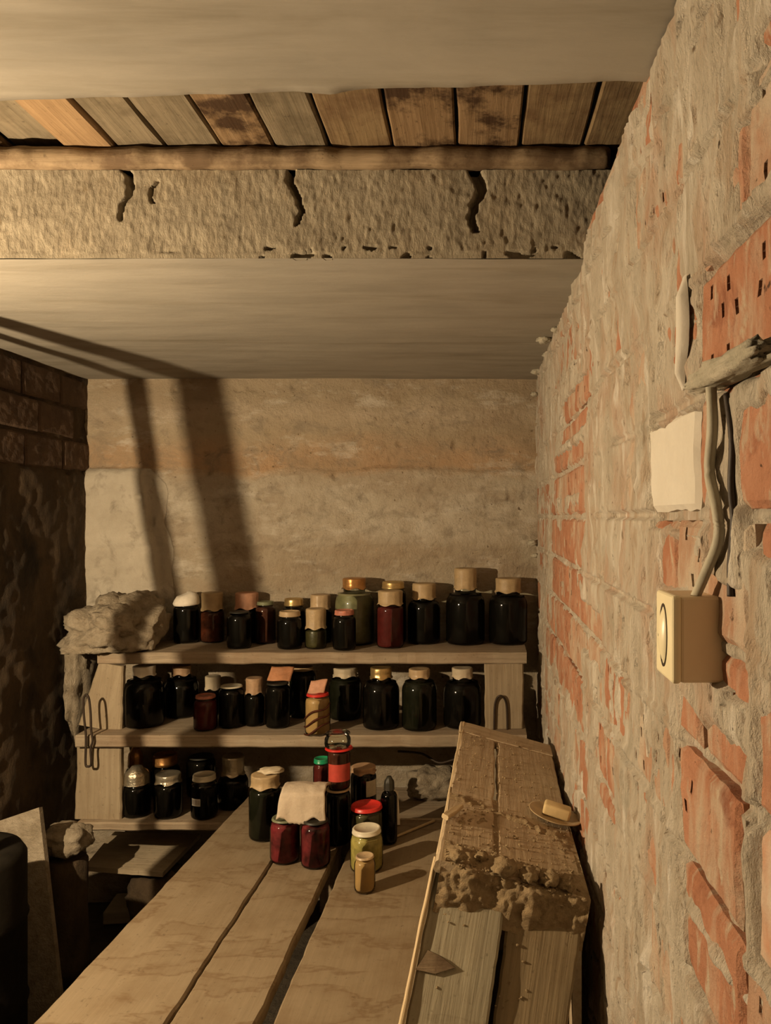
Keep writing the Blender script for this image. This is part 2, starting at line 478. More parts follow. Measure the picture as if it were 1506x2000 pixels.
# ------------------------------------------------------------------ back wall (poured concrete in lifts)
def back_fn(x, z):
    y = YB + 0.009 * fbm(x * 6, 1.7, z * 6, 6) + 0.010 * nz(x * 1.5, 5.0, z * 1.2)
    led = 1.826 + 0.014 * fbm(x * 4, 3.3, 0.0) + 0.006 * nz(x * 20, 1, 2)
    s = min(max((led - z) / 0.012, 0), 1)
    right = min(max((x + 1.1) / 0.7, 0.25), 1)
    y -= 0.016 * s * right
    # smoother second lift lower down
    l2 = 1.50 + 0.03 * fbm(x * 3, 8.3, 0.0)
    s2 = min(max((l2 - z) / 0.01, 0), 1)
    y += 0.006 * s2
    # thick plaster patch left of the shelf corner
    edge = -1.335 + 0.07 * min(max((z - 1.3) / -0.4, -1), 0) + 0.012 * fbm(z * 8, 2.0, 1.0)
    if z < 1.826:
        sl = min(max((edge - x) / 0.012, 0), 1) * min(max((led - z) / 0.02, 0), 1)
        y -= 0.02 * sl
    # pits
    p = nz(x * 22, 40.0, z * 22)
    if p > 0.5: y += (p - 0.5) * 0.05
    return (x, y, z)
wb = link('wall_back', grid_mesh('wall_back', np.linspace(XL - 0.05, XR + 0.12, 270), np.linspace(0, ZC + 0.02, 300), back_fn), M['back'], smooth=True)
tag(wb, 'layered poured concrete wall behind the jar shelves', kind='structure')

wf = link('wall_front', grid_mesh('wall_front', np.linspace(XL - 0.05, XR + 0.12, 40), np.linspace(0, ZC + 0.06, 40),
          lambda x, z: (x, -0.62 + 0.01 * fbm(x * 4, 2.0, z * 4), z)), M['dark_render'], smooth=True)  # wall added behind the camera for bounce, toned dark to limit it
tag(wf, 'unseen dark wall added opposite the shelves for bounce light', kind='structure')

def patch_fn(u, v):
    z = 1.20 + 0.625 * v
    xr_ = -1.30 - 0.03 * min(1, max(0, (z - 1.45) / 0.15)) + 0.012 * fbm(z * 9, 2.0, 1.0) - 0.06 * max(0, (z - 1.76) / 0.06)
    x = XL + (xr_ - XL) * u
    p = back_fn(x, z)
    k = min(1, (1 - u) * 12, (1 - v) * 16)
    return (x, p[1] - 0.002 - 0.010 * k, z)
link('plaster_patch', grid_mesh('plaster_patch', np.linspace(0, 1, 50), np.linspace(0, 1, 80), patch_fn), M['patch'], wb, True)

# ------------------------------------------------------------------ bricks
BL, BH, BD = 0.247, 0.117, 0.055
HOLES = [(5, 2), (11, 3), (17, 2), (24, 3), (8, 7), (14, 6), (21, 7), (6, 11), (12, 12), (18, 11), (25, 12)]
def brick_mesh(name, seed, holes):
    """face on x = 0 looking to -x, length on y, height on z"""
    nu, nv = 30, 16
    verts = []
    for j in range(nv + 1):
        for i in range(nu + 1):
            u, v = i / nu, j / nv
            e = min(u, 1 - u) * BL; f = min(v, 1 - v) * BH
            d = min(e, f)
            x = 0.0022 * fbm(u * 5 + seed, v * 3, 2.0) + (0.006 * (1 - d / 0.008) if d < 0.008 else 0)
            y = (u - 0.5) * BL + 0.004 * nz(v * 5, seed, 1) * (1 if i in (0, nu) else 0)
            z = (v - 0.5) * BH + 0.003 * nz(u * 8, seed, 7) * (1 if j in (0, nv) else 0)
            verts.append([x, y, z])
    n = nu + 1
    faces = []
    cut = set()
    hr = random.Random(seed)
    if holes:
        for (i, j) in HOLESET[holes - 1]:
                cut.add((i, j)); cut.add((i, j + 1))
    for j in range(nv):
        for i in range(nu):
            a, b, c, d = j * n + i, j * n + i + 1, (j + 1) * n + i + 1, (j + 1) * n + i
            if (i, j) in cut:
                base = len(verts)
                for k in (a, b, c, d):
                    q = verts[k]
                    verts.append([q[0] + 0.03, q[1], q[2]])
                q4 = (base, base + 1, base + 2, base + 3)
                f4 = (a, b, c, d)
                for k in range(4):
                    faces.append((f4[k], f4[(k + 1) % 4], q4[(k + 1) % 4], q4[k]))
                faces.append(q4)
            else:
                faces.append((a, b, c, d))
    # sides
    rim = [j * n for j in range(nv + 1)]
    rim = [i for i in range(n)] + [j * n + nu for j in range(1, nv + 1)] + [nv * n + i for i in range(nu - 1, -1, -1)] + [j * n for j in range(nv - 1, 0, -1)]
    base = len(verts)
    for k in rim:
        q = verts[k]
        verts.append([BD, q[1], q[2]])
    m_ = len(rim)
    for k in range(m_):
        faces.append((rim[k], base + k, base + (k + 1) % m_, rim[(k + 1) % m_]))
    faces.append(tuple(base + k for k in range(m_)))
    return py_mesh(name, verts, faces)

HOLESET = []
for q in range(3):
    hq = random.Random(q * 101 + 5)
    HOLESET.append([(h[0] + hq.choice((-1, 0, 1)), h[1] + hq.choice((-1, 0, 1))) for h in HOLES if hq.random() < 0.62])
BRICKS = {}
def brick_obj(parent, kind, var, loc, flip=False, ry=0.0, sy=1.0):
    key = (kind, var)
    if key not in BRICKS:
        me = brick_mesh('brick', var * 7.3 + 1, var + 1 if var < 3 else 0)
        me.materials.append(M[kind])
        BRICKS[key] = me
    o = bpy.data.objects.new('brick', BRICKS[key])
    C.objects.link(o)
    o.parent = parent
    o.location = loc
    o.rotation_euler = (ry, 0, math.pi if flip else 0)
    o.scale = (1, sy, 1)
    return o

# ------------------------------------------------------------------ right wall: bricks laid on edge under sloppy lime slurry
JP = 0.130                                  # course pitch
J0 = CAMZ + 0.138                           # a bed joint
LP = 0.258
def wpx(px, py):
    """(y, z) on the right wall seen at a pixel"""
    Y = F * XR / (px - VX)
    return Y, CAMZ - (py - VY) / F * Y

ROW_OFF = {0: 0.84, -1: 0.84, -4: 0.70, -2: 0.93, -3: 0.83}
rng = random.Random(3)
wall_bricks = []
for k in range(-14, 4):
    z0 = J0 + k * JP
    off = ROW_OFF.get(k, 0.84 + (0.129 if k % 2 else 0) + rng.uniform(-0.03, 0.03))
    start = off - math.ceil((off - 0.30) / LP) * LP
    y = start
    while y < YB - 0.02:
        y1 = min(y + LP, YB + 0.02)
        if y1 - y > 0.08 and z0 + BH > 0.02:
            wall_bricks.append((k, y, y1, z0))
        y += LP

EXPO = []   # exposed places: centre y, z, half sizes, strength
def expo(x0, y0, x1, y1, s=1.0):
    ya, za = wpx(x0, y0); yb, zb = wpx(x1, y1)
    yc, zc_ = wpx((x0 + x1) / 2, (y0 + y1) / 2)
    EXPO.append((yc, zc_, abs(ya - yb) / 2, abs(y1 - y0) / 2 / F * yc, s))
expo(1362, 440, 1560, 735, 1.5); expo(1440, 190, 1540, 350, 1.2); expo(1452, 790, 1560, 1085, 1.4)
expo(1095, 765, 1145, 850, 1.3); expo(1085, 880, 1140, 965, 1.0); expo(1335, 1420, 1452, 1830, 1.4)
expo(1345, 1860, 1450, 2010, 1.0); expo(1272, 832, 1362, 1032, 1.8); expo(1360, 800, 1400, 1030, 0.7)
expo(1295, 1050, 1380, 1150, 0.6); expo(1075, 1000, 1130, 1330, 0.7); expo(1480, 1440, 1560, 1930, 1.0)
expo(1480, 0, 1560, 110, 0.9); expo(1130, 1180, 1170, 1280, 0.8); expo(1190, 560, 1215, 700, 0.5)
expo(1392, 1150, 1462, 1345, 1.0); expo(1170, 1440, 1200, 1580, 0.7); expo(1200, 1330, 1240, 1440, 0.4)

brick_at = {}
def plaster_t(y, z):
    """slurry thickness over the brick face (negative = recessed behind it)"""
    t = 0.0055 + 0.0080 * fbm(y * 7.0, 11.0, z * 3.6, 6) + 0.0035 * nz(y * 26, 2.0, z * 14) + 0.0022 * nz(y * 60, 5.0, z * 32) - 0.004 * abs(nz(y * 16, 8.0, z * 5))
    e = 0.0
    for (yc, zc_, hy, hz, s) in EXPO:
        dy = abs(y - yc) / hy; dz = abs(z - zc_) / hz
        if dy < 1.4 and dz < 1.4:
            q = max(dy, dz) + 0.18 * nz(y * 14, 7.0, z * 12)
            e = max(e, s * min(max((1.12 - q) / 0.18, 0), 1))
    t -= (0.0125 + 0.006 * nz(y * 20, 1, z * 16)) * e
    if y > 1.7 and z < 1.75:
        t -= 0.0035
    # bed joints
    k = math.floor((z - J0) / JP)
    dz = (z - J0) - k * JP
    j = 0.0
    if dz > BH + 0.001: j = 1.0
    if j: t = min(t, 0.002) - 0.004 * (1 if nz(y * 7, k * 3.1, 0.5) > -0.1 else -1.2)
    return max(t, -0.016)

def slurry_hole(y, z):
    k = math.floor((z - J0) / JP)
    v = ((z - J0) - k * JP) / BH
    for (y0, var) in brick_at.get(k, ()):
        u = (y - y0 - 0.0055) / BL
        if 0 < u < 1 and var in (0, 1, 2):
            for (i, j) in HOLESET[var]:
                du = (u - (i + 0.5) / 30) * BL; dv = (v - (j + 1) / 16) * BH
                if (du / 0.0045) ** 2 + (dv / 0.008) ** 2 < 1:
                    return True
    return False

brick_rec = []
for (k, y0, y1, z0) in wall_bricks:
    var = rng.choice((0, 1, 2, 3, 4, 5))
    kind = 'brick' if rng.random() < 0.6 else 'brick_pink'
    yc = (y0 + y1) / 2; zc_ = z0 + BH / 2
    if k == -1 and abs(y0 - 0.84) < 0.01: kind, var = 'white_brick', 5
    if k == 0 and y0 < 0.84 and y1 > 0.7: kind, var = 'brick', 1
    if k == -4 and abs(y0 - 0.70) < 0.01: kind, var = 'brick', 0
    if k == -4 and y1 < 0.72 and y1 > 0.6: kind, var = 'lime_brick', 4
    if k == -1 and y1 < 0.86 and y1 > 0.7: kind, var = 'brick', 0
    brick_at.setdefault(k, []).append((y0, var))
    brick_rec.append((kind, var, yc, zc_, (y1 - y0 - 0.011) / BL))

def right_fn(y, z):
    t = plaster_t(y, z)
    x = XR - t + 0.006 * nz(y * 2.2, 9.0, z * 1.7)
    if t > 0.0:
        p = nz(y * 34, 17.0, z * 17) + 0.5 * nz(y * 70, 27.0, z * 40)
        if p > 0.52: x += min(0.014, (p - 0.52) * 0.07)
        r = nz(y * 12, 37.0, z * 6)
        x -= 0.004 * max(0, 1 - abs(r) / 0.12)
    if t > 0 and 0.5 < y < 2.0 and slurry_hole(y, z) and nz(y * 4, 3, z * 5) > -0.45:
        x += 0.022
    return (x, y, z)
ys = np.concatenate([np.linspace(-0.6, 0.38, 14), np.geomspace(0.42, YB + 0.06, 520)])
zs = np.linspace(0, ZC + 0.03, 560)
wr = link('wall_right', grid_mesh('wall_right', ys, zs, right_fn), M['plaster'], smooth=True)
tag(wr, 'brick wall smeared with pale lime slurry, bare red bricks showing through', kind='structure')
for (kind, var, yc, zc_, sy) in brick_rec:
    x = XR + 0.006 * nz(yc * 2.2, 9.0, zc_ * 1.7) + rng.uniform(-0.002, 0.002)
    brick_obj(wr, kind, var, (x, yc, zc_), ry=rng.uniform(-0.012, 0.012), sy=sy)

# grey mortar tongue sticking out of a bed joint
a, b = wpx(1386, 742), wpx(1540, 690)
me = lump_mesh('mortar_ledge', (0.020, (a[0] - b[0]) / 2 + 0.02, 0.011), 4.0, 0.25, 3, 4, facet=0.5)
o = link('mortar_ledge', me, M['mortar'], wr, True)
o.location = (XR - 0.012, (a[0] + b[0]) / 2, (a[1] + b[1]) / 2)
o.rotation_euler = (0.02, 0, 0)
# loose mortar blobs along the ceiling corner and in the back corner
for i, (px, py, s) in enumerate(((1062, 660, .022), (1070, 690, .02), (1050, 722, .024), (1085, 640, .014), (1044, 770, .016), (1040, 1060, .02), (1046, 1085, .016))):
    o = link('mortar_blob', lump_mesh('mortar_blob', (s, s * 0.9, s * 0.6), i * 3.3, 0.4, 2.5, 3), M['mortar'], wr, True)
    Y = 3.2 if py > 740 else F * 0.585 / (VY - py)
    p = P(px, py, Y)
    o.location = (p.x, Y, p.z if py > 740 else ZC - 0.006)

# ------------------------------------------------------------------ left wall: bricks above, render below, grazing shade put into their colour
def left_fn(y, z):
    led = 1.80 + 0.01 * nz(y * 5, 0, 0)
    x = XL - 0.012
    if z < led:
        x = XL + 0.006 + 0.010 * fbm(y * 5, 3.0, z * 4, 5) + 0.004 * nz(y * 25, 1, z * 20)
    else:
        x = XL - 0.006 + 0.010 * fbm(y * 14, 6.0, z * 14, 3)
    return (x, y, z)
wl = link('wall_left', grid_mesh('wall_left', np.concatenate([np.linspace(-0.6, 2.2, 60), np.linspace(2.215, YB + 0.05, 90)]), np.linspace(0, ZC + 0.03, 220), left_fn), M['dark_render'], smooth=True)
tag(wl, 'cellar wall of bricks above render, darkened in colour for grazing shade', kind='structure')
for k in range(3):
    z0 = 1.812 + k * 0.13
    y = 2.02 + (0.12 if k % 2 else 0.0) + rng.uniform(-0.02, 0.02)
    while y < YB - 0.1:
        ln = min(LP, YB + 0.02 - y) - 0.012
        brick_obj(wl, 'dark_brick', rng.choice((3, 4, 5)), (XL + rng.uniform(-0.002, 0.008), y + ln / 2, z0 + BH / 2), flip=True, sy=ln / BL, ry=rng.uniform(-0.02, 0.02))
        y += LP

# ------------------------------------------------------------------ ceiling: two slabs, a boarded gap between them
ceil = thing('ceiling', 'low cellar ceiling of concrete slabs with a boarded gap', None)
ceil['kind'] = 'structure'
def crack(x, z):
    """depth of the vertical cracks in the slab's face"""
    h = ZC + 0.2 - z                     # distance below the face's top edge
    d = 0.0
    for (cx, ln, w, ph) in ((-0.805, 0.115, 0.007, 0.0), (-0.735, 0.075, 0.004, 2.0), (-0.42, 0.125, 0.0065, 4.0), (-0.012, 0.14, 0.011, 6.0)):
        if h > ln: continue
        if ph == 2.0 and h < 0.025: continue
        c = cx + 0.012 * math.sin(h * 45 + ph) + 0.12 * max(0, h - 0.09) + 0.006 * nz(h * 60, ph, 0)
        q = abs(x - c) / (w * (1.05 - 0.5 * h / ln))
        if q < 1.3: d = max(d, 0.035 * min(1, (1.3 - q) * 2))
    return d
def face_fn(x, z):
    y = YS + 0.004 * fbm(x * 8, 2.0, z * 12, 5) + 0.0016 * nz(x * 60, 1.0, z * 30) + 0.0022 * nz(x * 130, 1.0, z * 60)
    t = (z - ZC) / 0.2
    if t < 0.06: y = YS + 0.004 * nz(x * 9, 1, 1)
    if t < 0.14 and x > -0.5 and nz(x * 30, 4, z * 40) > 0.25: y += 0.014
    return (x, y + crack(x, z), z)
face = link('slab_face', grid_mesh('slab_face', np.linspace(XL - 0.05, XR + 0.06, 560), np.linspace(ZC, ZC + 0.20, 56), face_fn), M['slab_rough'], ceil, True)
def soffit_fn(x, y):
    return (x, y, ZC + 0.004 * fbm(x * 1.5, y * 3.0, 1.0, 4))
sl = link('concrete_slab', grid_mesh('concrete_slab', np.linspace(XL - 0.05, XR + 0.06, 120), np.linspace(YS + 0.0, YB + 0.06, 90), soffit_fn), M['slab'], ceil, True)
# near slab with a ragged far edge
def near_edge(x):
    return 1.10 + (0.25 - x) * 0.055 + 0.006 * fbm(x * 9, 4.0, 0) + (0.012 * max(0, 1 - abs(x + 0.22) / 0.05))
def near_fn(x, v):
    ye = near_edge(x)
    z = ZC + 0.035
    if v <= 1.0:
        y = -0.7 + (ye + 0.7) * v
        zz = z + 0.004 * fbm(x * 1.5, y * 3.0, 4.0, 4)
        if v > 0.985: zz += 0.004
    else:
        y = ye + 0.005 * nz(x * 40, v * 9, 0)
        zz = z + (v - 1.0) * 0.25
    return (x, y, zz)
vs = list(np.linspace(0, 0.97, 50)) + [0.985, 1.0] + [1.1, 1.3, 1.5, 1.7, 1.9]
link('concrete_slab', grid_mesh('concrete_slab', np.linspace(XL - 0.05, XR + 0.08, 200), vs, near_fn), M['slab'], ceil, True)
# boards over the gap, running from the near slab to the far one
ZB = CAMZ + 0.828
seams = [-1.72, -1.60, -1.46, -1.33, -1.20, -1.065, -0.934, -0.815, -0.70, -0.576, -0.455, -0.334, -0.19, -0.046, 0.092, 0.236, 0.33]
kinds = ['board_grey', 'board_tan', 'board_grey', 'board_tan', 'board_stained', 'board_grey', 'board_orange', 'board_grey', 'board_grey', 'board_stained', 'board_grey',
         'board_tan', 'board_stained', 'board_stained', 'board_tan', 'board_tan']
for i in range(len(seams) - 1):
    a, b = seams[i], seams[i + 1]
    dz = rng.uniform(0, 0.008) + (0.022 if i == 5 else 0)
    plank('ceiling_board', ((a + b) / 2, 1.0, ZB + dz + 0.02), ((a + b) / 2 - 0.01, 2.0, ZB + dz + 0.02), b - a - rng.uniform(0.003, 0.009), 0.02, M[kinds[i]], ceil, seed=i + 50, rough=0.003, n=14)
# bark-edged strip nailed where the boards meet the far slab
plank('ledger_strip', (XL - 0.02, YS - 0.004, ZC + 0.247), (XR + 0.05, YS - 0.004, ZC + 0.247), 0.05, 0.046, M['ledger'], ceil, seed=71, rough=0.010, n=160, cham=0.014).data.polygons.foreach_set('use_smooth', [True] * (160 * 8 + 2))

# ------------------------------------------------------------------ bulb by the left wall (out of the frame)
lamp = thing('bare_bulb', 'bare light bulb hanging on a cord close to the dark brick wall', 'light bulb', BULB)
pl = bpy.data.lights.new('filament', 'POINT')
pl.energy = BULB_POWER
pl.color = (1.0, 0.735, 0.48)
pl.shadow_soft_size = 0.012
lo = bpy.data.objects.new('filament', pl); C.objects.link(lo); lo.parent = lamp
link('bulb_glass', lathe_mesh('bulb_glass', [(0.002, -0.034), (0.016, -0.031), (0.027, -0.019), (0.030, -0.002), (0.026, 0.016), (0.017, 0.036), (0.0135, 0.05)], 20), M['glass'], lamp, True)
link('socket', lathe_mesh('socket', [(0.0135, 0.045), (0.018, 0.05), (0.019, 0.085), (0.012, 0.10), (0.004, 0.102)], 16, cap_top=True), M['black_cable'], lamp, True)
link('cord', tube_mesh('cord', [(0, 0, 0.10), (-0.003, 0.002, 0.25), (0, 0, 0.45), (0, 0, ZC + 0.035 - BULB.z)], 0.004), M['black_cable'], lamp, True)

# two leaning poles between bulb and shelves (out of the frame, their shadows fall on the far wall)
def pole(name, label, dY, x_hi, z_hi, x_lo, z_lo, w, t, m, seed):
    zl = BULB.z
    s = (x_lo - x_hi) / (z_hi - z_lo)
    top = ZC - 0.004; bot = 0.0
    y = BULB.y + dY
    xt = BULB.x + x_hi + s * (zl + z_hi - top)
    xb = BULB.x + x_hi + s * (zl + z_hi - bot)
    return tag(plank(name, (xb, y, bot), (xt, y, top), w, t, m, None, up=(0, -1, 0), seed=seed, rough=0.004), label, 'pole')
pole('leaning_pole', 'thin leaning wooden prop between floor and ceiling beside the dark wall', 0.70, 0.0585, 0.195, 0.107, -0.11, 0.031, 0.03, M['post_wood'], 5)
pole('leaning_board', 'wide leaning wooden prop next to the bare bulb', 0.50, 0.109, 0.139, 0.148, -0.079, 0.050, 0.02, M['post_wood'], 8)

# ------------------------------------------------------------------ shelves
ZT = CAMZ - 0.5159; ZM = CAMZ - 0.8075; ZL = CAMZ - 1.1305
YF = 2.84
YFT = 2.92                       # the top board sits further back
sh = thing('wooden_shelf', 'rough plank shelving with short board uprights against the concrete wall', 'shelf', (0, 0, 0))
def shelf_board(xa, xb, z, T, seed, yf=YF):
    plank('shelf_board', (xa, (yf + YB - 0.03) / 2, z), (xb, (yf + YB - 0.03) / 2, z), YB - 0.03 - yf, T, M['shelf_wood'], sh, seed=seed, rough=0.006, n=50)
shelf_board(-1.46, 0.176, ZT, 0.043, 11, YFT)
shelf_board(-1.50, 0.172, ZM, 0.045, 12)
shelf_board(-1.50, 0.15, ZL, 0.03, 13)
def upright(px0, px1, px2, px3, zt, zb, seed, Y=YF + 0.03):
    # top px0..px1, bottom px2..px3 at the shelf front
    xt = ((px0 + px1) / 2 - VX) / F * Y; xb = ((px2 + px3) / 2 - VX) / F * Y
    plank('upright', (xb, Y, zb), (xt, Y, zt), (px3 - px2) / F * Y, 0.03, M['post_wood'], sh, up=(0, -1, 0), seed=seed, rough=0.004, w1=(px1 - px0) / F * Y)
upright(192, 240, 152, 238, ZT - 0.044, ZM + 0.002, 21, YFT + 0.005)
upright(150, 236, 145, 236, ZM - 0.046, ZL + 0.002, 22)
upright(946, 1022, 948, 1022, ZT - 0.044, ZM + 0.002, 23, YFT + 0.005)
upright(946, 1020, 946, 1020, ZM - 0.045, 0.0, 24)
plank('upright', (-0.62, YB - 0.12, 0.0), (-0.62, YB - 0.12, ZL - 0.031), 0.08, 0.06, M['bin_wood'], sh, up=(0, -1, 0), seed=25, rough=0.004)

def wire(name, label, pts, r, cat='hook'):
    o = link(name, tube_mesh(name, pts, r), M['iron'], None, True)
    return tag(o, label, cat)
Yw = YF - 0.014
wire('bent_wire', 'long thin hairpin of rusty wire hanging on the left shelf upright',
     smooth_path([P(q[0], q[1], Yw) for q in ((169, 1356), (174, 1366), (177, 1395), (178, 1425), (181, 1447), (177, 1462), (178, 1492), (172, 1497), (167, 1490), (168, 1440), (164, 1400), (163, 1366), (169, 1356))], 5), 0.0042)
Yw = YFT - 0.003
wire('iron_staple', 'bent iron staple hammered into the right shelf upright',
     smooth_path([P(965, 1432, Yw), P(967, 1375, Yw), P(977, 1359, Yw - 0.008), P(989, 1374, Yw), P(991, 1432, Yw)], 5), 0.0042)

# ------------------------------------------------------------------ broken concrete lump in the corner above the shelf
lp = thing('concrete_lump', 'crumbling broken concrete lump sitting on the left end of the top shelf', 'rubble', (-1.435, 3.04, ZT))
me = lump_mesh('lump_body', (0.185, 0.18, 0.115), 3.7, 0.38, 2.0, 5, flat_bottom=-0.06)
for v in me.vertices:
    c = v.co
    c.z += 0.062 + 0.05 * min(max((c.y + 0.05) / 0.2, -0.6), 1)
    if c.z < 0.006: c.z = 0.006
    c.x = max(c.x, -0.225); c.y = min(c.y, 0.20)
    c.x -= 0.01
    c.x += 0.008 * nz(c.x * 40, c.y * 40, c.z * 40); c.x = min(c.x, 0.175); c.z += 0.005 * abs(nz(c.x * 50, c.y * 50, 9 + c.z * 50))
link('lump_body', me, M['rubble'], lp, True)
o = link('lump_chunk', lump_mesh('lump_chunk', (0.085, 0.07, 0.05), 9.1, 0.35, 2.4, 4, facet=0.4), M['rubble'], lp, True)
o.location = (0.03, -0.10, 0.115); o.rotation_euler = (0.5, 0.1, 0.3)
me = lump_mesh('lump_foot', (0.09, 0.14, 0.22), 14.0, 0.3, 2.0, 4)
for v in me.vertices:
    v.co.x *= 0.55 + 0.45 * (v.co.z + 0.22) / 0.44
    v.co.x = min(v.co.x, 0.075)
o = link('lump_foot', me, M['rubble'], lp, True)
o.location = (-0.155, 0.03, -0.14)
o.scale = (0.6, 0.9, 1)

# ------------------------------------------------------------------ jars
def top_cap(kind, r, zb, zt, seed):
    h = zt - zb
    rg = random.Random(seed)
    ph = rg.uniform(0, 6)
    if kind == 'lid':
        prof = [(r * 0.97, zb), (r * 1.03, zb + h * 0.08), (r * 1.03, zb + h * 0.25), (r, zb + h * 0.3), (r, zt - h * 0.2), (r * 0.95, zt), (r * 0.86, zt), (r * 0.84, zt - min(0.002, h * 0.1)), (0.001, zt - min(0.002, h * 0.1))]
        return lathe_mesh('lid', prof, 32, lambda a, i: (1 + (0.012 * math.sin(a * 16) if 0 < i < 5 else 0), 0))
    if kind == 'tall':     # tight paper or plastic cover pulled down over the neck
        prof = [(r * 1.06, zb), (r * 1.03, zb + h * 0.06), (r * 0.97, zb + h * 0.14), (r * 0.98, zb + h * 0.5), (r, zt - h * 0.12), (r * 0.97, zt - h * 0.03), (r * 0.88, zt), (r * 0.5, zt - 0.002), (0.001, zt - 0.003)]
        def w(a, i):
            k = max(0, 1 - i / 5)
            return (1 + 0.035 * k * math.sin(a * 11 + ph) + 0.02 * nz(math.cos(a) * 2 + seed, math.sin(a) * 2, i * 0.5), 0.004 * k * math.sin(a * 5 + ph) if i == 0 else 0)
        return lathe_mesh('paper_cap', prof, 44, w)
    if kind == 'bag':      # loose sheet bulging over the rim
        prof = [(r * 1.02, zb), (r * 1.12, zb + h * 0.12), (r * 1.08, zb + h * 0.3), (r * 1.0, zb + h * 0.6), (r * 0.8, zb + h * 0.88), (r * 0.4, zt), (0.001, zt)]
        return lathe_mesh('loose_cover', prof, 36, lambda a, i: (1 + 0.07 * nz(math.cos(a) * 2 + seed, math.sin(a) * 2, i * 0.7), 0.3 * h * (math.cos(a - 0.5) * 0.5) * (1 if i > 1 else 0.3)))
    if kind == 'bell':     # foil twisted upwards into a neck
        prof = [(r * 1.05, zb), (r * 1.02, zb + h * 0.08), (r, zb + h * 0.5), (r * 0.93, zb + h * 0.66), (r * 0.6, zb + h * 0.85), (r * 0.42, zt), (0.001, zt)]
        return lathe_mesh('foil_cap', prof, 40, lambda a, i: (1 + 0.03 * math.sin(a * 9 + ph) * (1 if i < 5 else 2), 0))
    return None

JARS = []
def jar(label, level, l, r, base, top, cap, content, name='glass_jar', Y=None, fill=0.9, group=None, label_part=None, glass='glass', yrel=None, cat='jar', neck=None):
    """l, r = side edges, base = lowest point, top = cap's top; cap = (kind, bottom, left, right, material)"""
    z0 = {'T': ZT, 'M': ZM, 'B': ZL, 'J': ZTAB}[level] + 0.003 if isinstance(level, str) else level
    if Y is None:
        yf = (CAMZ - z0) * F / (base - VY)
        w = (r - l) / F
        Y = yf / (1 - w / 2)
    R = (r - l) / 2 / F * Y
    if level in ('T', 'M', 'B'):
        Y = min(Y, YB - R - 0.028)
        R = (r - l) / 2 / F * Y
    X = ((l + r) / 2 - VX) / F * Y
    kind, cb, cl, cr, cm = cap
    RC = (cr - cl) / 2 / F * Y
    H = CAMZ - (top - VY) / F * (Y + RC * (0.9 if kind in ('lid', 'tall') else 0.3)) - z0
    ZCB = CAMZ - (cb - VY) / F * (Y - RC) - z0
    H = max(H, ZCB + 0.006)
    t = thing(name, label, cat, (X, Y, z0), group)
    rn = min(RC * 0.93, R * 0.94)
    rim = H - 0.003 if kind in ('lid', 'tall') else ZCB + (H - ZCB) * 0.4
    sh_ = max(ZCB - max(0.35 * (R - rn), 0.006), 0.5 * ZCB) - 0.002
    s2 = sh_ - (R - rn) * 1.0 - 0.008
    s2 = max(s2, 0.45 * H * 0.9)
    prof = [(0.001, 0.004), (R * 0.75, 0.003), (R * 0.88, 0.0), (R * 0.96, 0.004), (R, 0.012), (R, s2)]
    for q in (0.25, 0.5, 0.75, 1.0):
        a = q * math.pi / 2
        prof.append((rn + (R - rn) * math.cos(a), s2 + (sh_ - s2) * math.sin(a)))
    prof += [(rn, ZCB), (rn * 0.985, rim - 0.004), (rn * 0.93, rim - 0.001)]
    link('jar_body', lathe_mesh('jar_body', prof, 32), M[glass], t, True)
    # contents
    if content:
        top_z = s2 + (sh_ - s2) * fill if fill > 0.6 else s2 * fill
        inn = []
        for (pr, pz) in prof[2:]:
            if pz < top_z:
                inn.append((max(pr - 0.0025, 0.001), pz + 0.003 if pz < 0.02 else pz))
        rl = inn[-1][0]
        inn = [(0.001, 0.005)] + inn + [(rl, top_z), (0.001, top_z)]
        link('contents', lathe_mesh('contents', inn, 28), M[content], t, True)
    cm_ = top_cap(kind, max(RC, rn + 0.001), ZCB, H, hash(label) % 97 if False else len(JARS) * 7 + 3)
    if cm_:
        link(cm_.name.split('.')[0], cm_, M[cm], t, True)
    if label_part:
        (x0, y0, x1, y1, lm) = label_part
        a0 = math.asin(max(-0.98, min(0.98, ((x0 - VX) / F * (Y - R * .7) - X) / R)))
        a1 = math.asin(max(-0.98, min(0.98, ((x1 - VX) / F * (Y - R * .7) - X) / R)))
        za = CAMZ - (y0 - VY) / F * (Y - R) - z0; zb = CAMZ - (y1 - VY) / F * (Y - R) - z0
        rr = R + 0.0012
        us = np.linspace(a0, a1, 14); vs_ = (zb, za)
        link('paper_label', grid_mesh('paper_label', us, vs_, lambda u, v: (rr * math.sin(u), -rr * math.cos(u), v)), M[lm], t, True)
        if lm == 'white_print':
            n = 5
            lp_ = t.children[-1]
            for k in range(n):
                u0 = a0 + (a1 - a0) * (k + 0.3) / n; u1 = a0 + (a1 - a0) * (k + 0.62) / n
                r2 = rr + 0.0008
                link('print_bar', grid_mesh('print_bar', (u0, u1), (zb + (za - zb) * 0.15, za - (za - zb) * 0.12), lambda u, v: (r2 * math.sin(u), -r2 * math.cos(u), v)), M['print_bar'], lp_)
    JARS.append((t, X, Y, R, z0, H))
    return t

ZTAB = CAMZ - 1.06
GT, GM, GB, GJ = 'jars on the top shelf', 'jars on the middle shelf', 'jars on the bottom shelf', 'jars on the plank table'
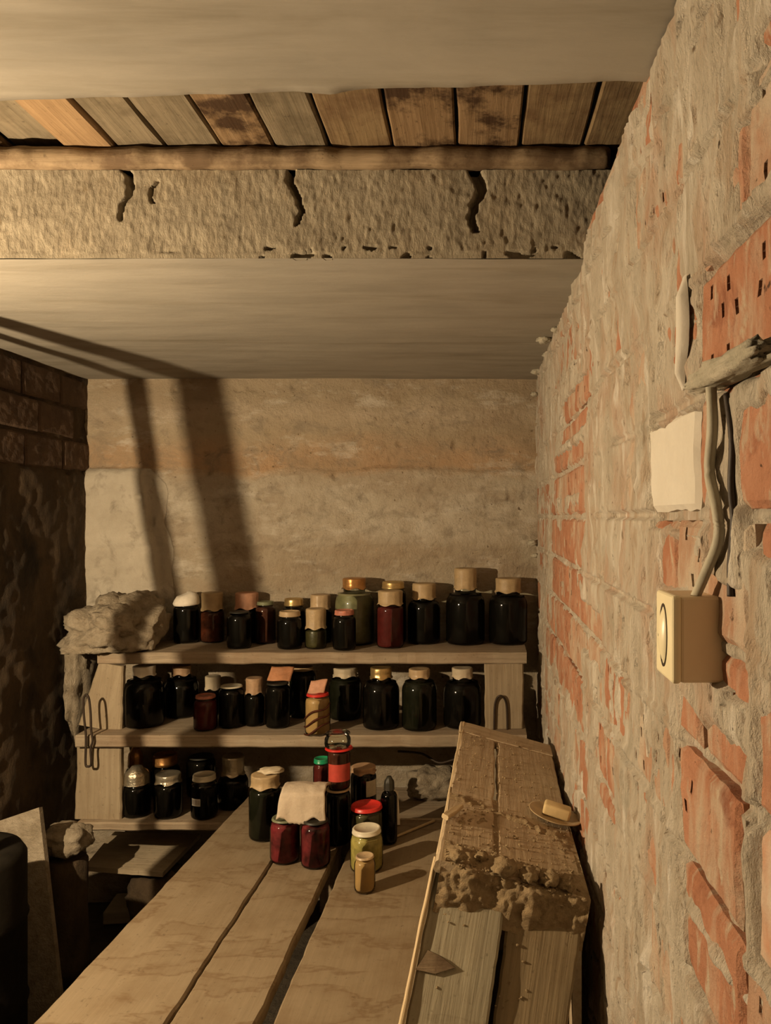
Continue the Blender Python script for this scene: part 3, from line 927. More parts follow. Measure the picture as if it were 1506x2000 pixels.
# --- top shelf, front then back
jar('dark jar under a loose white cover beside the concrete lump', 'T', 340, 388, 1257, 1158, ('bag', 1184, 341, 386, 'paper_white'), 'black', group=GT)
jar('jar of red pieces under a tall folded paper cap on the top shelf', 'T', 392, 437, 1256, 1155, ('tall', 1193, 394, 435, 'paper'), 'tomato', group=GT)
jar('short black jar with dark lid in front of a reddish paper cap', 'T', 444, 491, 1268, 1194, ('lid', 1199, 449, 486, 'dark_lid'), 'black', group=GT)
jar('dark jar with reddish brown paper cap behind a short black jar', 'T', 458, 506, 1250, 1155, ('tall', 1190, 461, 505, 'paper_pink'), 'black', Y=3.172, group=GT)
jar('red brown jar with a flat dull green lid on the top shelf', 'T', 499, 538, 1258, 1173, ('lid', 1183, 503, 535, 'dull_green_lid'), 'redbrown', group=GT)
jar('black jar with flat tan lid, foremost on the top shelf', 'T', 542, 590, 1269, 1191, ('lid', 1206, 545, 585, 'tan_lid'), 'black', group=GT)
jar('dark jar with gold lid behind the flat tan lidded jar', 'T', 552, 596, 1250, 1167, ('lid', 1185, 556, 592, 'gold'), 'black', Y=3.175, group=GT)
jar('small olive jar under a long paper cap on the top shelf', 'T', 596, 638, 1268, 1186, ('tall', 1229, 597, 636, 'paper'), 'olive', group=GT)
jar('jar with rounded pinkish tan cap behind the long paper cap', 'T', 604, 648, 1250, 1159, ('tall', 1190, 606, 645, 'tan_lid'), 'black', Y=3.175, group=GT)
jar('black jar with mottled reddish lid before the greenish three litre jar', 'T', 650, 695, 1271, 1189, ('lid', 1203, 653, 690, 'rust_lid'), 'black', group=GT)
jar('big jar of pale greenish brine under a copper coloured lid', 'T', 654, 730, 1250, 1127, ('tall', 1151, 662, 707, 'copper'), 'greenish', Y=3.14, group=GT)
jar('tall burgundy jar under a short gold paper cap', 'T', 736, 789, 1267, 1151, ('tall', 1183, 739, 787, 'paper'), 'burgundy', group=GT)
jar('dark jar with shiny gold lid behind the burgundy jar', 'T', 743, 793, 1250, 1134, ('lid', 1152, 746, 789, 'gold'), 'black', Y=3.168, group=GT)
jar('half empty dark jar with tan cap and clear glass shoulder', 'T', 797, 860, 1254, 1137, ('tall', 1171, 800, 846, 'paper'), 'black', fill=0.72, group=GT)
jar('three litre black jar under a high stiff paper cap', 'T', 871, 947, 1256, 1108, ('tall', 1152, 886, 930, 'paper'), 'black', group=GT)
jar('three litre black jar with squat paper cap at the right shelf end', 'T', 955, 1030, 1260, 1127, ('tall', 1158, 963, 1013, 'paper'), 'black', group=GT)
# --- middle shelf
jar('large black jar with chalk white cap next to the left upright', 'M', 244, 319, 1425, 1296, ('tall', 1322, 252, 294, 'paper_white'), 'black', group=GM)
jar('large black jar with speckled brown cap on the middle shelf', 'M', 322, 388, 1421, 1296, ('tall', 1320, 331, 367, 'paper_brown'), 'black', Y=3.13, group=GM)
jar('small dark red jar with red lid on the middle shelf', 'M', 379, 424, 1429, 1353, ('lid', 1367, 382, 419, 'rust_lid'), 'burgundy', group=GM)
jar('dark jar with narrow cream cap behind the small red lidded jar', 'M', 394, 438, 1420, 1317, ('tall', 1348, 400, 430, 'paper_cream'), 'black', Y=3.15, group=GM)
jar('black jar with thin pale rimmed lid beside the small red jar', 'M', 428, 476, 1424, 1338, ('lid', 1346, 431, 472, 'pale_lid'), 'black', group=GM)
jar('dark jar with dim brown cap between two black jars on the middle shelf', 'M', 478, 516, 1420, 1320, ('tall', 1356, 480, 513, 'paper_brown'), 'black', group=GM)
t = jar('black jar with folded orange paper tilted on its lid', 'M', 519, 566, 1424, 1330, ('lid', 1340, 521, 562, 'dark_lid'), 'black', group=GM)
tj = t
jar('tall dark glass jar with tan lid behind the striped jar', 'M', 566, 616, 1421, 1298, ('lid', 1312, 571, 612, 'tan_lid'), 'greenblack', Y=3.12, group=GM)
striped = jar('jar with tan and brown slanting stripes and a red lid', 'M', 596, 645, 1438, 1349, ('lid', 1363, 599, 641, 'red_lid'), 'mustard', group=GM)
jar('large dark green jar with cream cap next to the striped jar', 'M', 643, 706, 1427, 1299, ('tall', 1324, 643, 689, 'paper_cream'), 'greenblack', Y=3.09, group=GM)
jar('large black jar under a golden paper cap on the middle shelf', 'M', 709, 780, 1428, 1299, ('tall', 1327, 721, 763, 'gold'), 'black', group=GM)
jar('large olive black jar under a dull pinkish tin cap', 'M', 785, 853, 1430, 1302, ('tall', 1326, 797, 838, 'tan_lid'), 'greenblack', group=GM)
jar('large black jar with cream cap nearest the right upright', 'M', 866, 940, 1426, 1300, ('tall', 1326, 880, 921, 'paper_cream'), 'black', group=GM)
# --- bottom shelf
jar('black jar under a bell shaped foil cap on the bottom shelf', 'B', 241, 293, 1600, 1494, ('bell', 1537, 239, 284, 'foil'), 'black', group=GB)
jar('narrow amber topped bottle behind the bell shaped foil cap', 'B', 246, 284, 1570, 1457, ('bell', 1500, 253, 280, 'copper'), 'black', Y=3.15, group=GB, name='glass_bottle', cat='bottle')
jar('black jar with shiny foil band lid on the bottom shelf', 'B', 302, 355, 1602, 1503, ('tall', 1534, 304, 351, 'foil'), 'black', group=GB)
jar('dark jar with copper lid behind the foil band lid', 'B', 296, 350, 1570, 1466, ('lid', 1500, 298, 343, 'copper'), 'black', Y=3.13, group=GB)
jar('black jar with pale crinkled lid and small printed label', 'B', 374, 424, 1603, 1505, ('lid', 1530, 377, 420, 'pale_lid'), 'black', group=GB, label_part=(376, 1561, 394, 1575, 'white_print'))
jar('large unlit black jar behind the printed label jar', 'B', 366, 420, 1570, 1476, ('lid', 1486, 370, 416, 'dark_lid'), 'black', Y=3.13, group=GB)
jar('tall black jar under a wrinkled foil sleeve beside the plank table', 'B', 427, 484, 1585, 1469, ('tall', 1518, 428, 470, 'foil'), 'black', group=GB)

# stripes on the striped jar, and folded paper bits on jars
t, X, Y, R, z0, H = [q for q in JARS if q[0] is striped][0]
for k in range(3):
    pts = []
    for i in range(15):
        a = -1.4 + 2.8 * i / 14
        pts.append(((R + 0.0015) * math.sin(a), -(R + 0.0015) * math.cos(a), H * (0.14 + 0.22 * k) + 0.028 * a / 1.4 + 0.006 * math.sin(a * 3 + k)))
    link('dark_stripe', tube_mesh('dark_stripe', pts, [0.0042 * (1 - 0.5 * abs(i - 7) / 7) for i in range(15)], 6), M['redbrown'], striped, True)

def folded_paper(label, on, m, w, h, rot, dx=0.0, dz=0.0):
    t, X, Y, R, z0, H = [q for q in JARS if q[0] is on][0]
    def fn(u, v):
        return (u * w, -0.012 + 0.010 * abs(u) + 0.004 * nz(u * 5, v * 5, 3) + 0.02 * v, v * h + 0.15 * h * math.sin(u * 3))
    me = grid_mesh('folded_paper', np.linspace(-0.5, 0.5, 12), np.linspace(0, 1, 9), fn)
    bm = bmesh.new(); bm.from_mesh(me)
    bmesh.ops.solidify(bm, geom=list(bm.faces), thickness=0.006)
    bm.to_mesh(me); bm.free()
    o = link('folded_paper', me, M[m], None, True)
    o.location = (X + dx, Y, z0 + H + dz); o.rotation_euler = rot
    return tag(o, label, 'paper')
folded_paper('folded orange paper lying on a black jar of the middle shelf', tj, 'paper_orange', 0.085, 0.055, (-0.25, 0.25, 0.1), 0.004, 0.006)
folded_paper('torn pink paper scrap stuck on the striped jar', striped, 'paper_pink', 0.062, 0.05, (-0.2, 0.12, -0.1), -0.006, -0.002)

# ------------------------------------------------------------------ plank table
tb = thing('plank_table', 'low table of three wide stained planks with open gaps', 'table', (0, 0, 0))
def table_plank(xa0, xb0, xa1, xb1, y0, y1, seed, **kw):
    # xa = left edge, xb = right edge at near (0) and far (1) ends
    plank('plank', ((xa0 + xb0) / 2, y0, ZTAB), ((xa1 + xb1) / 2, y1, ZTAB), xb0 - xa0, 0.035, M['plank'], tb, seed=seed, rough=0.004, w1=xb1 - xa1, n=60, **kw)
table_plank(-0.943, -0.6635, -0.883, -0.633, 1.53, 3.02, 31)
table_plank(-0.6565, -0.474, -0.628, -0.455, 1.53, 2.95, 32)
table_plank(-0.440, -0.118, -0.418, -0.105, 1.53, 2.69, 33)
for y in (1.57, 2.77):
    plank('cross_bar', (-0.90, y, ZTAB - 0.038), (-0.125, y, ZTAB - 0.038), 0.07, 0.05, M['bin_wood'], tb, seed=41 + y, rough=0.003)
    for x in (-0.84, -0.18):
        plank('leg', (x, y, 0.0), (x, y, ZTAB - 0.09), 0.07, 0.06, M['bin_wood'], tb, up=(0, -1, 0), seed=44 + x, rough=0.003)

# --- jars on the table
jar('dark jar with kraft paper cap on the leftmost table plank', 'J', 487, 549, 1646, 1503, ('tall', 1543, 497, 551, 'paper'), 'greenblack', group=GJ, fill=0.75)
beetA = jar('jar of red beet under a dull green lid on the table', 'J', 528, 586, 1691, 1593, ('lid', 1609, 534, 584, 'dull_green_lid'), 'beet', group=GJ)
beetB = jar('jar of dark red beet next to the green lidded one', 'J', 588, 645, 1700, 1598, ('lid', 1613, 594, 641, 'dark_lid'), 'beet', group=GJ)
stackA = jar('tall black jar with tan lid carrying the red labelled jar', 'J', 637, 684, 1672, 1537, ('lid', 1550, 638, 682, 'tan_lid'), 'black', group=GJ, Y=2.50)
tA = [q for q in JARS if q[0] is stackA][0]
stackB = jar('red labelled jar with red lid stacked on the tan lidded black jar', tA[4] + tA[5] + 0.001, 640, 684, 1537, 1455, ('lid', 1470, 634, 686, 'red_lid'), 'redbrown', group=GJ, Y=2.50, label_part=(642, 1494, 682, 1528, 'red_paper'))
tB = [q for q in JARS if q[0] is stackB][0]
jar('small empty glass jar on top of the red lidded stack', tB[4] + tB[5] + 0.001, 634, 685, 1455, 1436, ('lid', 1440, 636, 683, 'glass'), None, group=GJ, Y=2.50, name='small_glass')
jar('dark red jar with bright green lid behind the jar stack', 'J', 612, 645, 1600, 1476, ('lid', 1494, 613, 643, 'green_lid'), 'burgundy', group=GJ, Y=2.66)
jar('dark jar with crumpled brownish lid and strip of white label', 'J', 685, 735, 1610, 1489, ('tall', 1514, 686, 733, 'paper_brown'), 'black', group=GJ, Y=2.62, label_part=(716, 1527, 733, 1558, 'pale_lid'))
jar('yellow green jar with bright red plastic lid', 'J', 684, 748, 1672, 1561, ('lid', 1590, 690, 750, 'red_lid'), 'olive', group=GJ, Y=2.46, fill=0.8)
jar('jar of yellow preserve with white lid behind the small tan jar', 'J', 684, 748, 1708, 1606, ('lid', 1637, 690, 745, 'pale_lid'), 'yellow', group=GJ, Y=2.315)
jar('small open topped jar of tan paste at the front of the jar group', 'J', 692, 733, 1748, 1666, ('lid', 1682, 695, 730, 'tan_lid'), 'mustard', group=GJ)
jar('black narrow bottle right of the red lidded jar', 'J', 744, 776, 1650, 1515, ('bell', 1545, 750, 770, 'dark_lid'), 'black', name='glass_bottle', cat='bottle', group=GJ, Y=2.50, glass='glass_dark')

j1 = [q for q in JARS if q[0]['label'].startswith('dark jar with kraft paper cap')][0]
o = link('plastic_scrap', lump_mesh('plastic_scrap', (0.042, 0.03, 0.009), 6.0, 0.3, 2.0, 3), M['paper_cream'], None, True)
o.location = (j1[1] + 0.018, j1[2] + 0.012, j1[4] + j1[5] + 0.007)
tag(o, 'flat crumpled pale scrap on the kraft paper cap', 'scrap')
# crumpled cardboard over the two beet jars
a = [q for q in JARS if q[0] is beetA][0]; b = [q for q in JARS if q[0] is beetB][0]
ztop = max(a[4] + a[5], b[4] + b[5])
def card_fn(u, v):
    x = (u - 0.5) * 0.145
    bite = 0.018 * max(0, math.sin(u * 9.5 + 0.6)) + 0.006 * nz(u * 20, 1, 1)
    if v < 0.55:        # front hanging flap
        q = v / 0.55
        return (x * (1.05 - 0.12 * q), -0.058 + 0.016 * q - 0.006 * math.sin(u * 3.1) , -0.012 + bite * (1 - q) + 0.085 * q)
    q = (v - 0.55) / 0.45
    return (x * 0.93, -0.042 + 0.10 * q, 0.073 + 0.012 * math.sin(q * 3.1) + 0.004 * nz(u * 6, q * 6, 2))
me = grid_mesh('crumpled_cardboard', np.linspace(0, 1, 28), np.linspace(0, 1, 22), card_fn)
for v in me.vertices:
    v.co += Vector((0.004 * nz(v.co.x * 25, v.co.z * 25, 1), 0.005 * nz(v.co.x * 22, v.co.z * 22, 5), 0.003 * nz(v.co.x * 25, v.co.y * 25, 8)))
bm = bmesh.new(); bm.from_mesh(me)
bmesh.ops.solidify(bm, geom=list(bm.faces), thickness=0.006)
bm.to_mesh(me); bm.free()
o = link('crumpled_cardboard', me, M['cardboard'], None, True)
o.location = ((a[1] + b[1]) / 2 + 0.008, (a[2] + b[2]) / 2 + 0.03, ztop + 0.004)
tag(o, 'crumpled pale cardboard folded over the two beet jars', 'cardboard')

# ------------------------------------------------------------------ plank bin by the brick wall
ZBL, ZBR = CAMZ - 0.655, CAMZ - 0.735         # lid height at its left and right edges
bn = thing('plank_bin', 'old plank bin with dirty sloping lid beside the brick wall', 'bin', (0, 0, 0))
def lid_pt(x, y):
    t = (x + 0.085) / 0.30
    return Vector((x, y, ZBL + (ZBR - ZBL) * t))
upn = (lid_pt(0.2, 0) - lid_pt(0, 0)).cross(Vector((0, 1, 0))); upn = upn if upn.z > 0 else -upn
yn, yfar = 1.47, 2.49
def lid_board(x0n, x1n, x0f, x1f, ya, yb, seed, m='bin_wood', lift=0.0):
    p0 = lid_pt((x0n + x1n) / 2, ya); p1 = lid_pt((x0f + x1f) / 2, yb)
    p0.z += lift; p1.z += lift
    plank('lid_board', p0, p1, x1n - x0n, 0.024, M[m], bn, up=upn, seed=seed, rough=0.004, w1=x1f - x0f, n=40)
lid_board(-0.088, 0.026, -0.062, 0.044, yn, 2.36, 61)
lid_board(0.029, 0.205, 0.047, 0.222, yn, 2.36, 62)
# cross batten closing the far end
p0 = lid_pt(-0.064, 2.43); p1 = lid_pt(0.222, 2.43)
plank('end_batten', p0, p1, 0.12, 0.026, M['bin_wood'], bn, up=upn, seed=63, rough=0.006)
# left side boards, the sawn top edge showing along the lid
for i, (dz, hh) in enumerate(((-0.004, 0.30), (-0.30, 0.32), (-0.625, 0.335))):
    plank('side_board', Vector((-0.089, 1.512, ZBL + dz - hh / 2)), Vector((-0.064, 2.49, ZBL + dz - hh / 2)), hh - 0.006, 0.012, M['bin_edge'] if i == 0 else M['bin_wood'], bn, up=(-1, 0, 0), seed=65 + i, rough=0.003, n=60)
for i, (dz, hh) in enumerate(((-0.03, 0.28), (-0.315, 0.28), (-0.60, 0.27))):
    plank('side_board', Vector((0.196, 1.50, ZBR + dz - hh / 2)), Vector((0.215, 2.49, ZBR + dz - hh / 2)), hh - 0.006, 0.018, M['bin_wood'], bn, up=(1, 0, 0), seed=75 + i, rough=0.004, n=40)
# leaning front boards
def front_board(xt0, xt1, xb0, xb1, seed, m, T=0.024, lift=0.0):
    zt = (lid_pt((xt0 + xt1) / 2, 0)).z - 0.012
    zb = zt - 0.50
    p0 = Vector(((xb0 + xb1) / 2, 1.26, zb + lift)); p1 = Vector(((xt0 + xt1) / 2, 1.50, zt + lift))
    plank('front_board' if T > 0.02 else 'edge_strip', p0, p1, xb1 - xb0, T, M[m], bn, up=(0, -1, 0.45), seed=seed, rough=0.004 if T > 0.02 else 0.002, w1=xt1 - xt0, n=40)
front_board(-0.086, 0.056, -0.196, -0.040, 81, 'bin_grey')
front_board(0.061, 0.206, -0.034, 0.085, 82, 'bin_brown')
front_board(-0.0945, -0.0855, -0.205, -0.1955, 83, 'bin_edge', 0.019, 0.002)
# thin lath on the table and a wood chip on the lid's edge
la = plank('lath', P(752, 1646, 2.50), P(848, 1606, 2.665), 0.008, 0.006, M['bin_edge'], None, seed=90, rough=0.001)
la.location.z = ZTAB + 0.0085
tag(la, 'thin split lath lying on the table behind the jars', 'lath')
c0 = lid_pt(-0.078, 1.66); c1 = lid_pt(-0.045, 1.745)
ch = plank('wood_chip', c0 + Vector((0, 0, 0.014)), c1 + Vector((0, 0, 0.014)), 0.018, 0.010, M['bin_edge'], None, seed=93, rough=0.004, w1=0.010, up=upn)
tag(ch, 'pale wood chip on the left edge of the bin lid', 'wood chip')

def front_pt(px, py, off=0.0):
    zt = lid_pt(-0.015, 0).z - 0.012
    a_ = (py - VY) / F
    q = (1.50 * a_ - (CAMZ - zt)) / (0.5 + 0.24 * a_)
    Y = 1.50 - 0.24 * q
    return Vector(((px - VX) / F * Y, Y - off * 0.9, zt - 0.5 * q + off * 0.43))
tri = [(812, 1893), (850, 1901), (889, 1889), (862, 1868), (836, 1855), (826, 1872)]
vs_ = [front_pt(x, y, 0.007) for x, y in tri] + [front_pt(x, y, 0.0005) for x, y in tri]
fs_ = [tuple(range(6)), tuple(range(11, 5, -1))] + [(k, k + 6, (k + 1) % 6 + 6, (k + 1) % 6) for k in range(6)]
tag(link('bark_scrap', py_mesh('bark_scrap', vs_, fs_), M['ledger']), 'dark triangular bark scrap on the grey front board of the bin', 'bark')

# soil spilled on the lid
def soil_fn(u, v):
    x = -0.075 + 0.285 * u
    if v < 0:
        d = -v * 0.30                     # way down the front boards
        q = d / 0.555
        zt = lid_pt(x, 0).z - 0.012
        n_ = fbm(x * 24, d * 24, 8.0, 5)
        lim = 0.078 + 0.026 * nz(x * 9, 3.0, 1.0) + 0.007 * nz(x * 40, 3.0, 5.0)
        k = min(max((lim - d) / 0.06, 0.0), 1.0)
        h = -0.004 + 0.040 * k + 0.016 * n_ * min(1, k * 2 + 0.25) + 0.004 * nz(x * 90, d * 90, 2.0)
        if k <= 0: h = min(h, -0.004)
        return (x - 0.11 * q, 1.50 - 0.24 * q - h * 0.9, zt - 0.5 * q + h * 0.43)
    y = 1.474 + 0.40 * v
    n_ = fbm(x * 14, y * 12, 3.0, 5)
    edge = min(u, 1 - u) * 8
    ridge = math.exp(-((v - 0.10) / 0.10) ** 2) * 0.9 + math.exp(-((v - 0.86 + 0.2 * u) / 0.06) ** 2) * 0.55
    h = (ridge + 0.5 * n_) * 0.020 - 0.006 + 0.005 * nz(x * 80, y * 70, 1)
    h *= min(1, edge)
    h = max(min(h, 0.03), -0.004)
    p = lid_pt(x, y)
    return (p.x, p.y, p.z + h)
so = link('spilled_soil', grid_mesh('spilled_soil', np.linspace(0, 1, 90), np.concatenate([np.linspace(-0.30, -0.01, 30), np.linspace(0, 1, 110)]), soil_fn), M['soil'], None, True)
tag(so, 'dry crumbly soil spilled over the bin lid', 'soil', kind='stuff')
# crumbs
bm = bmesh.new()
rc = random.Random(12)
def crumb(p, s):
    m_ = Matrix.Translation(p) @ Matrix.Rotation(rc.uniform(0, 6), 4, 'Z') @ Matrix.Rotation(rc.uniform(0, 3), 4, 'X') @ Matrix.Diagonal((s, s * rc.uniform(.6, 1), s * rc.uniform(.4, .8), 1))
    bmesh.ops.create_icosphere(bm, subdivisions=1, radius=1.0, matrix=m_)
for i in range(520):
    u, v = rc.random(), rc.random() ** 1.6
    x, y = -0.07 + 0.27 * u, 1.46 + 0.95 * v
    p = lid_pt(x, y)
    hh = 0.0
    if v < 0.42:
        hh = max(0, soil_fn(u * 0.96, max(0, (y - 1.474) / 0.40))[2] - p.z)
    s = rc.uniform(0.0012, 0.004) * (1.6 if v < 0.12 and rc.random() < 0.3 else 1)
    crumb(p + Vector((0, 0, hh + s * 0.3)), s)
for i in range(70):
    u, v = rc.random(), rc.random() ** 2
    x = 0.055 - 0.14 * u + 0.12 * rc.random() - 0.16 * v * 0.5
    zt = lid_pt(x + 0.09 * v, 0).z - 0.012
    p = Vector((x, 1.50 - 0.24 * v * 0.5, zt - 0.25 * v))
    crumb(p + Vector((0, -0.001, 0.0)), rc.uniform(0.0015, 0.004))
me = bpy.data.meshes.new('soil_crumbs'); bm.to_mesh(me); bm.free()
tag(link('soil_crumbs', me, M['soil'], None), 'small loose crumbs of soil scattered on the bin', 'soil', kind='stuff')

# clods at the lid's near edge
for i, (x, y, s) in enumerate(((-0.045, 1.475, .014), (0.045, 1.47, .022), (0.09, 1.468, .018), (0.13, 1.475, .02), (0.165, 1.48, .018), (0.0, 1.50, .012))):
    o = link('soil_clod', lump_mesh('soil_clod', (s, s, s * 0.75), i * 2.7, 0.45, 2.5, 3), M['soil'], None, True)
    o.location = lid_pt(x, y) + Vector((0, 0, s * 0.5 + 0.008))
    tag(o, 'lump of dry soil on the near edge of the bin lid', 'clod', 'soil lumps on the bin')

# tin plate with a yellowish block
Yp = F * (0.655 + 0.065) / (1597 - VY)
pc = lid_pt((1082 - VX) / F * Yp, Yp)
pt = link('tin_plate', lathe_mesh('tin_plate', [(0.001, 0.002), (0.045, 0.002), (0.056, 0.007), (0.064, 0.010), (0.065, 0.012), (0.062, 0.0115), (0.055, 0.010), (0.044, 0.005), (0.001, 0.005)], 40), M['plate'], None, True)
pt.location = pc + Vector((0, 0, 0.004)); pt.rotation_euler = (0, 0.26, 0)
tag(pt, 'shallow brownish plate on the bin lid near the wall', 'plate')
me = box_mesh('sponge', (0.066, 0.04, 0.026), 0.006, 3, (0, 0, 0.013))
sp_ = link('sponge', me, M['soap'], None, True)
sp_.location = pc + Vector((0.004, 0, 0.0095)); sp_.rotation_euler = (0, 0.26, -0.15)
tag(sp_, 'small yellowish block lying on the shallow plate', 'sponge')

# ------------------------------------------------------------------ wall switch and its cable
sw = thing('wall_switch', 'cream surface mounted wall switch on the brick wall', 'switch', (XR, 0.796, CAMZ - 0.122))
DP = 0.060
link('back_box', box_mesh('back_box', (DP - 0.008, 0.068, 0.086), 0.003, 2, (-(DP - 0.008) / 2 + 0.012, 0, 0)), M['switch_body'], sw)
link('front_cover', box_mesh('front_cover', (0.010, 0.070, 0.088), 0.004, 3, (-DP + 0.016, 0, 0)), M['switch_face'], sw)
link('rocker', lathe_mesh('rocker', [(0.001, 0.006), (0.010, 0.005), (0.016, 0.002), (0.018, 0.0), (0.0185, -0.002)], 24), M['switch_face'], sw, True)
rk = sw.children[-1]
rk.rotation_euler = (0, -math.pi / 2, 0); rk.location = (-DP + 0.0115, 0, 0); rk.scale = (1.6, 0.8, 1)
link('rocker_slot', lathe_mesh('rocker_slot', [(0.0186, 0.0), (0.0186, 0.001), (0.0205, 0.001), (0.0205, 0.0)], 24), M['iron'], sw)
rs = sw.children[-1]
rs.rotation_euler = (0, -math.pi / 2, 0); rs.location = (-DP + 0.0112, 0, 0); rs.scale = (1.6, 0.8, 1)

def wpt(px, py, off=0.0):
    y, z = wpx(px, py)
    return Vector((XR - off, y, z))
cb = link('switch_cable', tube_mesh('switch_cable', smooth_path([wpt(1416, 742, 0.014), wpt(1420, 830, 0.014), wpt(1414, 920, 0.014), wpt(1428, 990, 0.014), wpt(1433, 1050, 0.014), wpt(1416, 1115, 0.018), wpt(1396, 1175, 0.022)], 8), 0.0055), M['cable'], None, True)
tag(cb, 'grey cable running down the brick wall into the switch', 'cable')
cb = link('gap_shadow_line', tube_mesh('gap_shadow_line', smooth_path([wpt(1432, 770, 0.006), wpt(1443, 860, 0.006), wpt(1441, 950, 0.006), wpt(1446, 1020, 0.006), wpt(1440, 1100, 0.006), wpt(1440, 1165, 0.006)], 8), 0.0035), M['black_cable'], None, True)  # dark tube added for the gap and its shadow beside the cable
tag(cb, 'thin dark line for the shadowed gap beside the grey switch cable', 'shadow line')

# ------------------------------------------------------------------ lower left corner
def slab_board(name, label, cat, corners, T, m, seed):
    """thick board from four corners given round the top face"""
    a, b, c, d = [Vector(q) for q in corners]
    n_ = (b - a).cross(d - a).normalized()
    if n_.z < 0: n_ = -n_
    def fn(u, v):
        p = a.lerp(b, u).lerp(d.lerp(c, u), v)
        e = 0.003 * nz(u * 9 + seed, v * 9, 0)
        return p + n_ * e
    us = np.linspace(0, 1, 14); vs_ = np.linspace(0, 1, 10)
    me = grid_mesh(name, us, vs_, fn)
    bm = bmesh.new(); bm.from_mesh(me)
    bmesh.ops.recalc_face_normals(bm, faces=list(bm.faces))
    if bm.faces[:][0].normal.dot(n_) < 0:
        bmesh.ops.reverse_faces(bm, faces=list(bm.faces))
    bmesh.ops.solidify(bm, geom=list(bm.faces), thickness=T)
    bm.to_mesh(me); bm.free()
    return tag(link(name, me, M[m]), label, cat)
# leaning board at the far left
slab_board('rough_panel', 'pale rough panel leaning in the dark left corner', 'panel',
           [P(-80, 1630, 2.55), P(76, 1577, 2.55), P(128, 2035, 2.37), P(-95, 2035, 2.37)], 0.02, 'rubble', 3)
# low board under the bottom shelf
slab_board('loose_board', 'pale loose board lying under the bottom shelf', 'board',
           [P(165, 1692, 2.86), P(318, 1704, 2.86), P(392, 1628, 3.16), P(222, 1624, 3.16)], 0.018, 'pale_board', 5)
# block on the floor below it
bl = link('wood_block', box_mesh('wood_block', (0.24, 0.16, 0.05), 0.006, 2), M['pale_board'])
pb = P(275, 1762, 3.12); pb.z = 0.036
bl.location = pb; bl.rotation_euler = (0, 0, 0.12)
tag(bl, 'short pale wood block below the loose board', 'block')
# support stones carrying the board and block
for i, (px, py, Y, s, lab) in enumerate(((130, 1640, 2.70, (0.085, 0.08, 0.055), 'rough stone lump at the foot of the left shelf upright'),)):
    st = link('stone', lump_mesh('stone', s, 5.0 + i, 0.25, 1.8, 4, facet=0.5), M['rubble'], None, True)
    st.location = P(px, py, Y)
    tag(st, lab, 'stone')
stp = link('tree_stump', lathe_mesh('tree_stump', [(0.001, 0.0), (0.078, 0.0), (0.072, 0.08), (0.064, 0.25), (0.066, 0.418), (0.060, 0.426), (0.001, 0.427)], 24, lambda a, i: (1 + 0.05 * math.sin(a * 3 + 1) + 0.03 * math.sin(a * 7), 0)), M['dark_render'], None, True)
stp.location = (P(130, 1640, 2.70).x, 2.70, 0.0)
tag(stp, 'dark stump under the rough stone lump by the shelf', 'stump')
rb = link('rubble_pile', lump_mesh('rubble_pile', (0.11, 0.09, 0.145), 31.0, 0.2, 2.0, 4, facet=0.4), M['dark_render'], None, True)
rb.location = (-1.24, 2.95, 0.145)
tag(rb, 'dark rubble heap holding up the loose board', 'rubble')
# near-black barrel added in place of the rounded shadow on the panel
br = thing('shadow_barrel', 'near-black barrel added as the rounded shadow before the rough panel', 'barrel', (-1.455, 2.13, 0))
link('drum', lathe_mesh('drum', [(0.001, 0.0), (0.165, 0.0), (0.17, 0.01), (0.17, 0.24), (0.175, 0.25), (0.17, 0.26), (0.17, 0.48), (0.175, 0.49), (0.17, 0.50), (0.17, 0.66), (0.155, 0.685), (0.12, 0.692), (0.001, 0.695)], 40), M['barrel'], br, True)

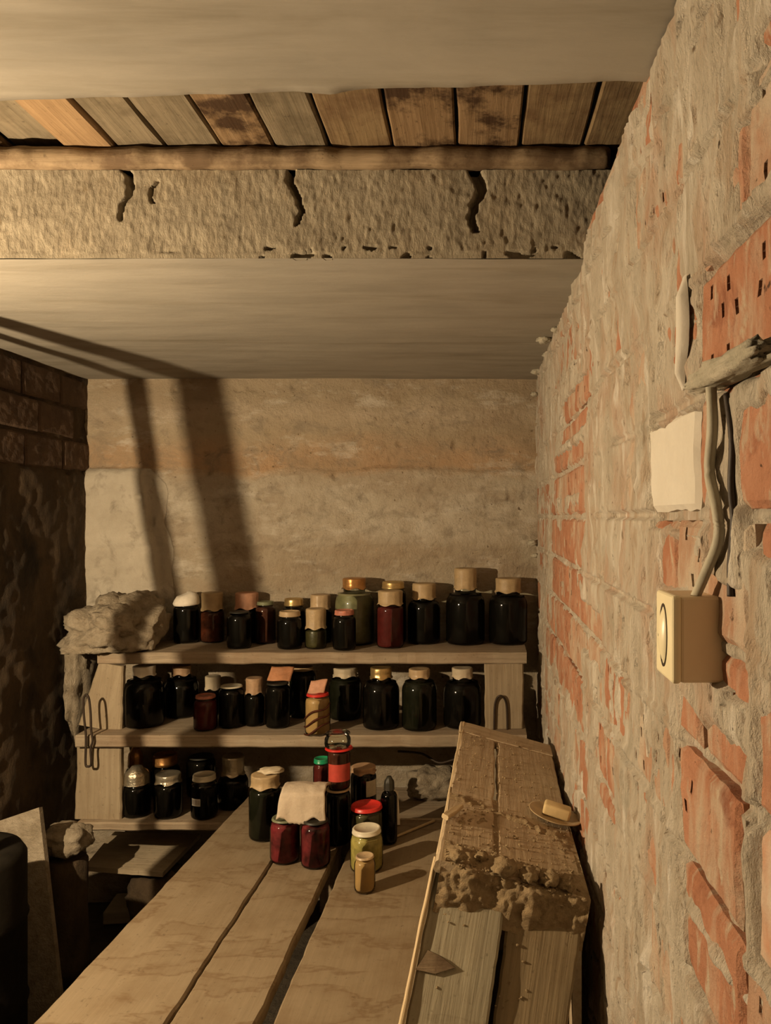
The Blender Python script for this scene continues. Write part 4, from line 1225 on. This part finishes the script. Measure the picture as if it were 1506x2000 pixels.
# scraps at the far end of the table, under the middle shelf
def scrap(name, label, px, py, Y, w, h, ry, m):
    def fn(u, v):
        return (u * w, 0.45 * v * h + 0.012 * u * u, v * h * (1 - 0.25 * u) + 0.004 * nz(u * 3, v * 3, px))
    me = grid_mesh(name, np.linspace(-0.5, 0.5, 7), np.linspace(0, 1, 5), fn)
    bm = bmesh.new(); bm.from_mesh(me)
    bmesh.ops.solidify(bm, geom=list(bm.faces), thickness=0.003)
    bm.to_mesh(me); bm.free()
    o = link(name, me, M[m])
    q = P(px, py, Y)
    o.location = (q.x, Y, ZTAB + 0.004); o.rotation_euler = (0, 0, ry)
    return tag(o, label, 'paper')
scrap('paper_scrap', 'small white card standing on the table behind the dark bottle', 769, 1600, 2.63, 0.045, 0.11, 0.25, 'paper_white')
tw = link('twig', tube_mesh('twig', smooth_path([(-0.33, 3.05, CAMZ - 0.93), (-0.24, 3.10, CAMZ - 0.955), (-0.17, 3.08, CAMZ - 0.985), (-0.10, 3.06, CAMZ - 0.965), (-0.03, 3.09, CAMZ - 0.98)], 6), 0.005, 6), M['iron'], None, True)
tag(tw, 'thin dark twig under the middle shelf beside the bin', 'twig')
for i, (x, y, z_, sz, lab) in enumerate(((-0.20, 3.08, ZL + 0.066, (0.10, 0.08, 0.062), 'pale rubble lump under the middle shelf behind the bin'),)):
    o = link('rubble_lump', lump_mesh('rubble_lump', sz, 21.0 + i, 0.35, 2.0, 4, facet=0.3), M['rubble'], None, True)
    o.location = (x, y, z_)
    tag(o, lab, 'rubble')
# a pale slurry tongue left standing beside the big bare brick
pts_y = []
def tongue(u, v):
    y, z = wpx(1344 + 3 * math.sin(v * 4), 540 + 222 * v)
    w = 0.014 * (0.35 + 0.65 * math.sin(math.pi * min(0.96, v * 0.9 + 0.1))) * (1 + 0.3 * nz(v * 6, 2, 1))
    a = (u - 0.5) * 2
    return (XR - 0.004 - 0.011 * math.sqrt(max(0, 1 - a * a)) * min(1, (1 - v) * 6 + 0.1, v * 5 + 0.1), y + a * w, z)
link('slurry_tongue', grid_mesh('slurry_tongue', np.linspace(0, 1, 10), np.linspace(0, 1, 40), tongue), M['white_brick'], wr, True)
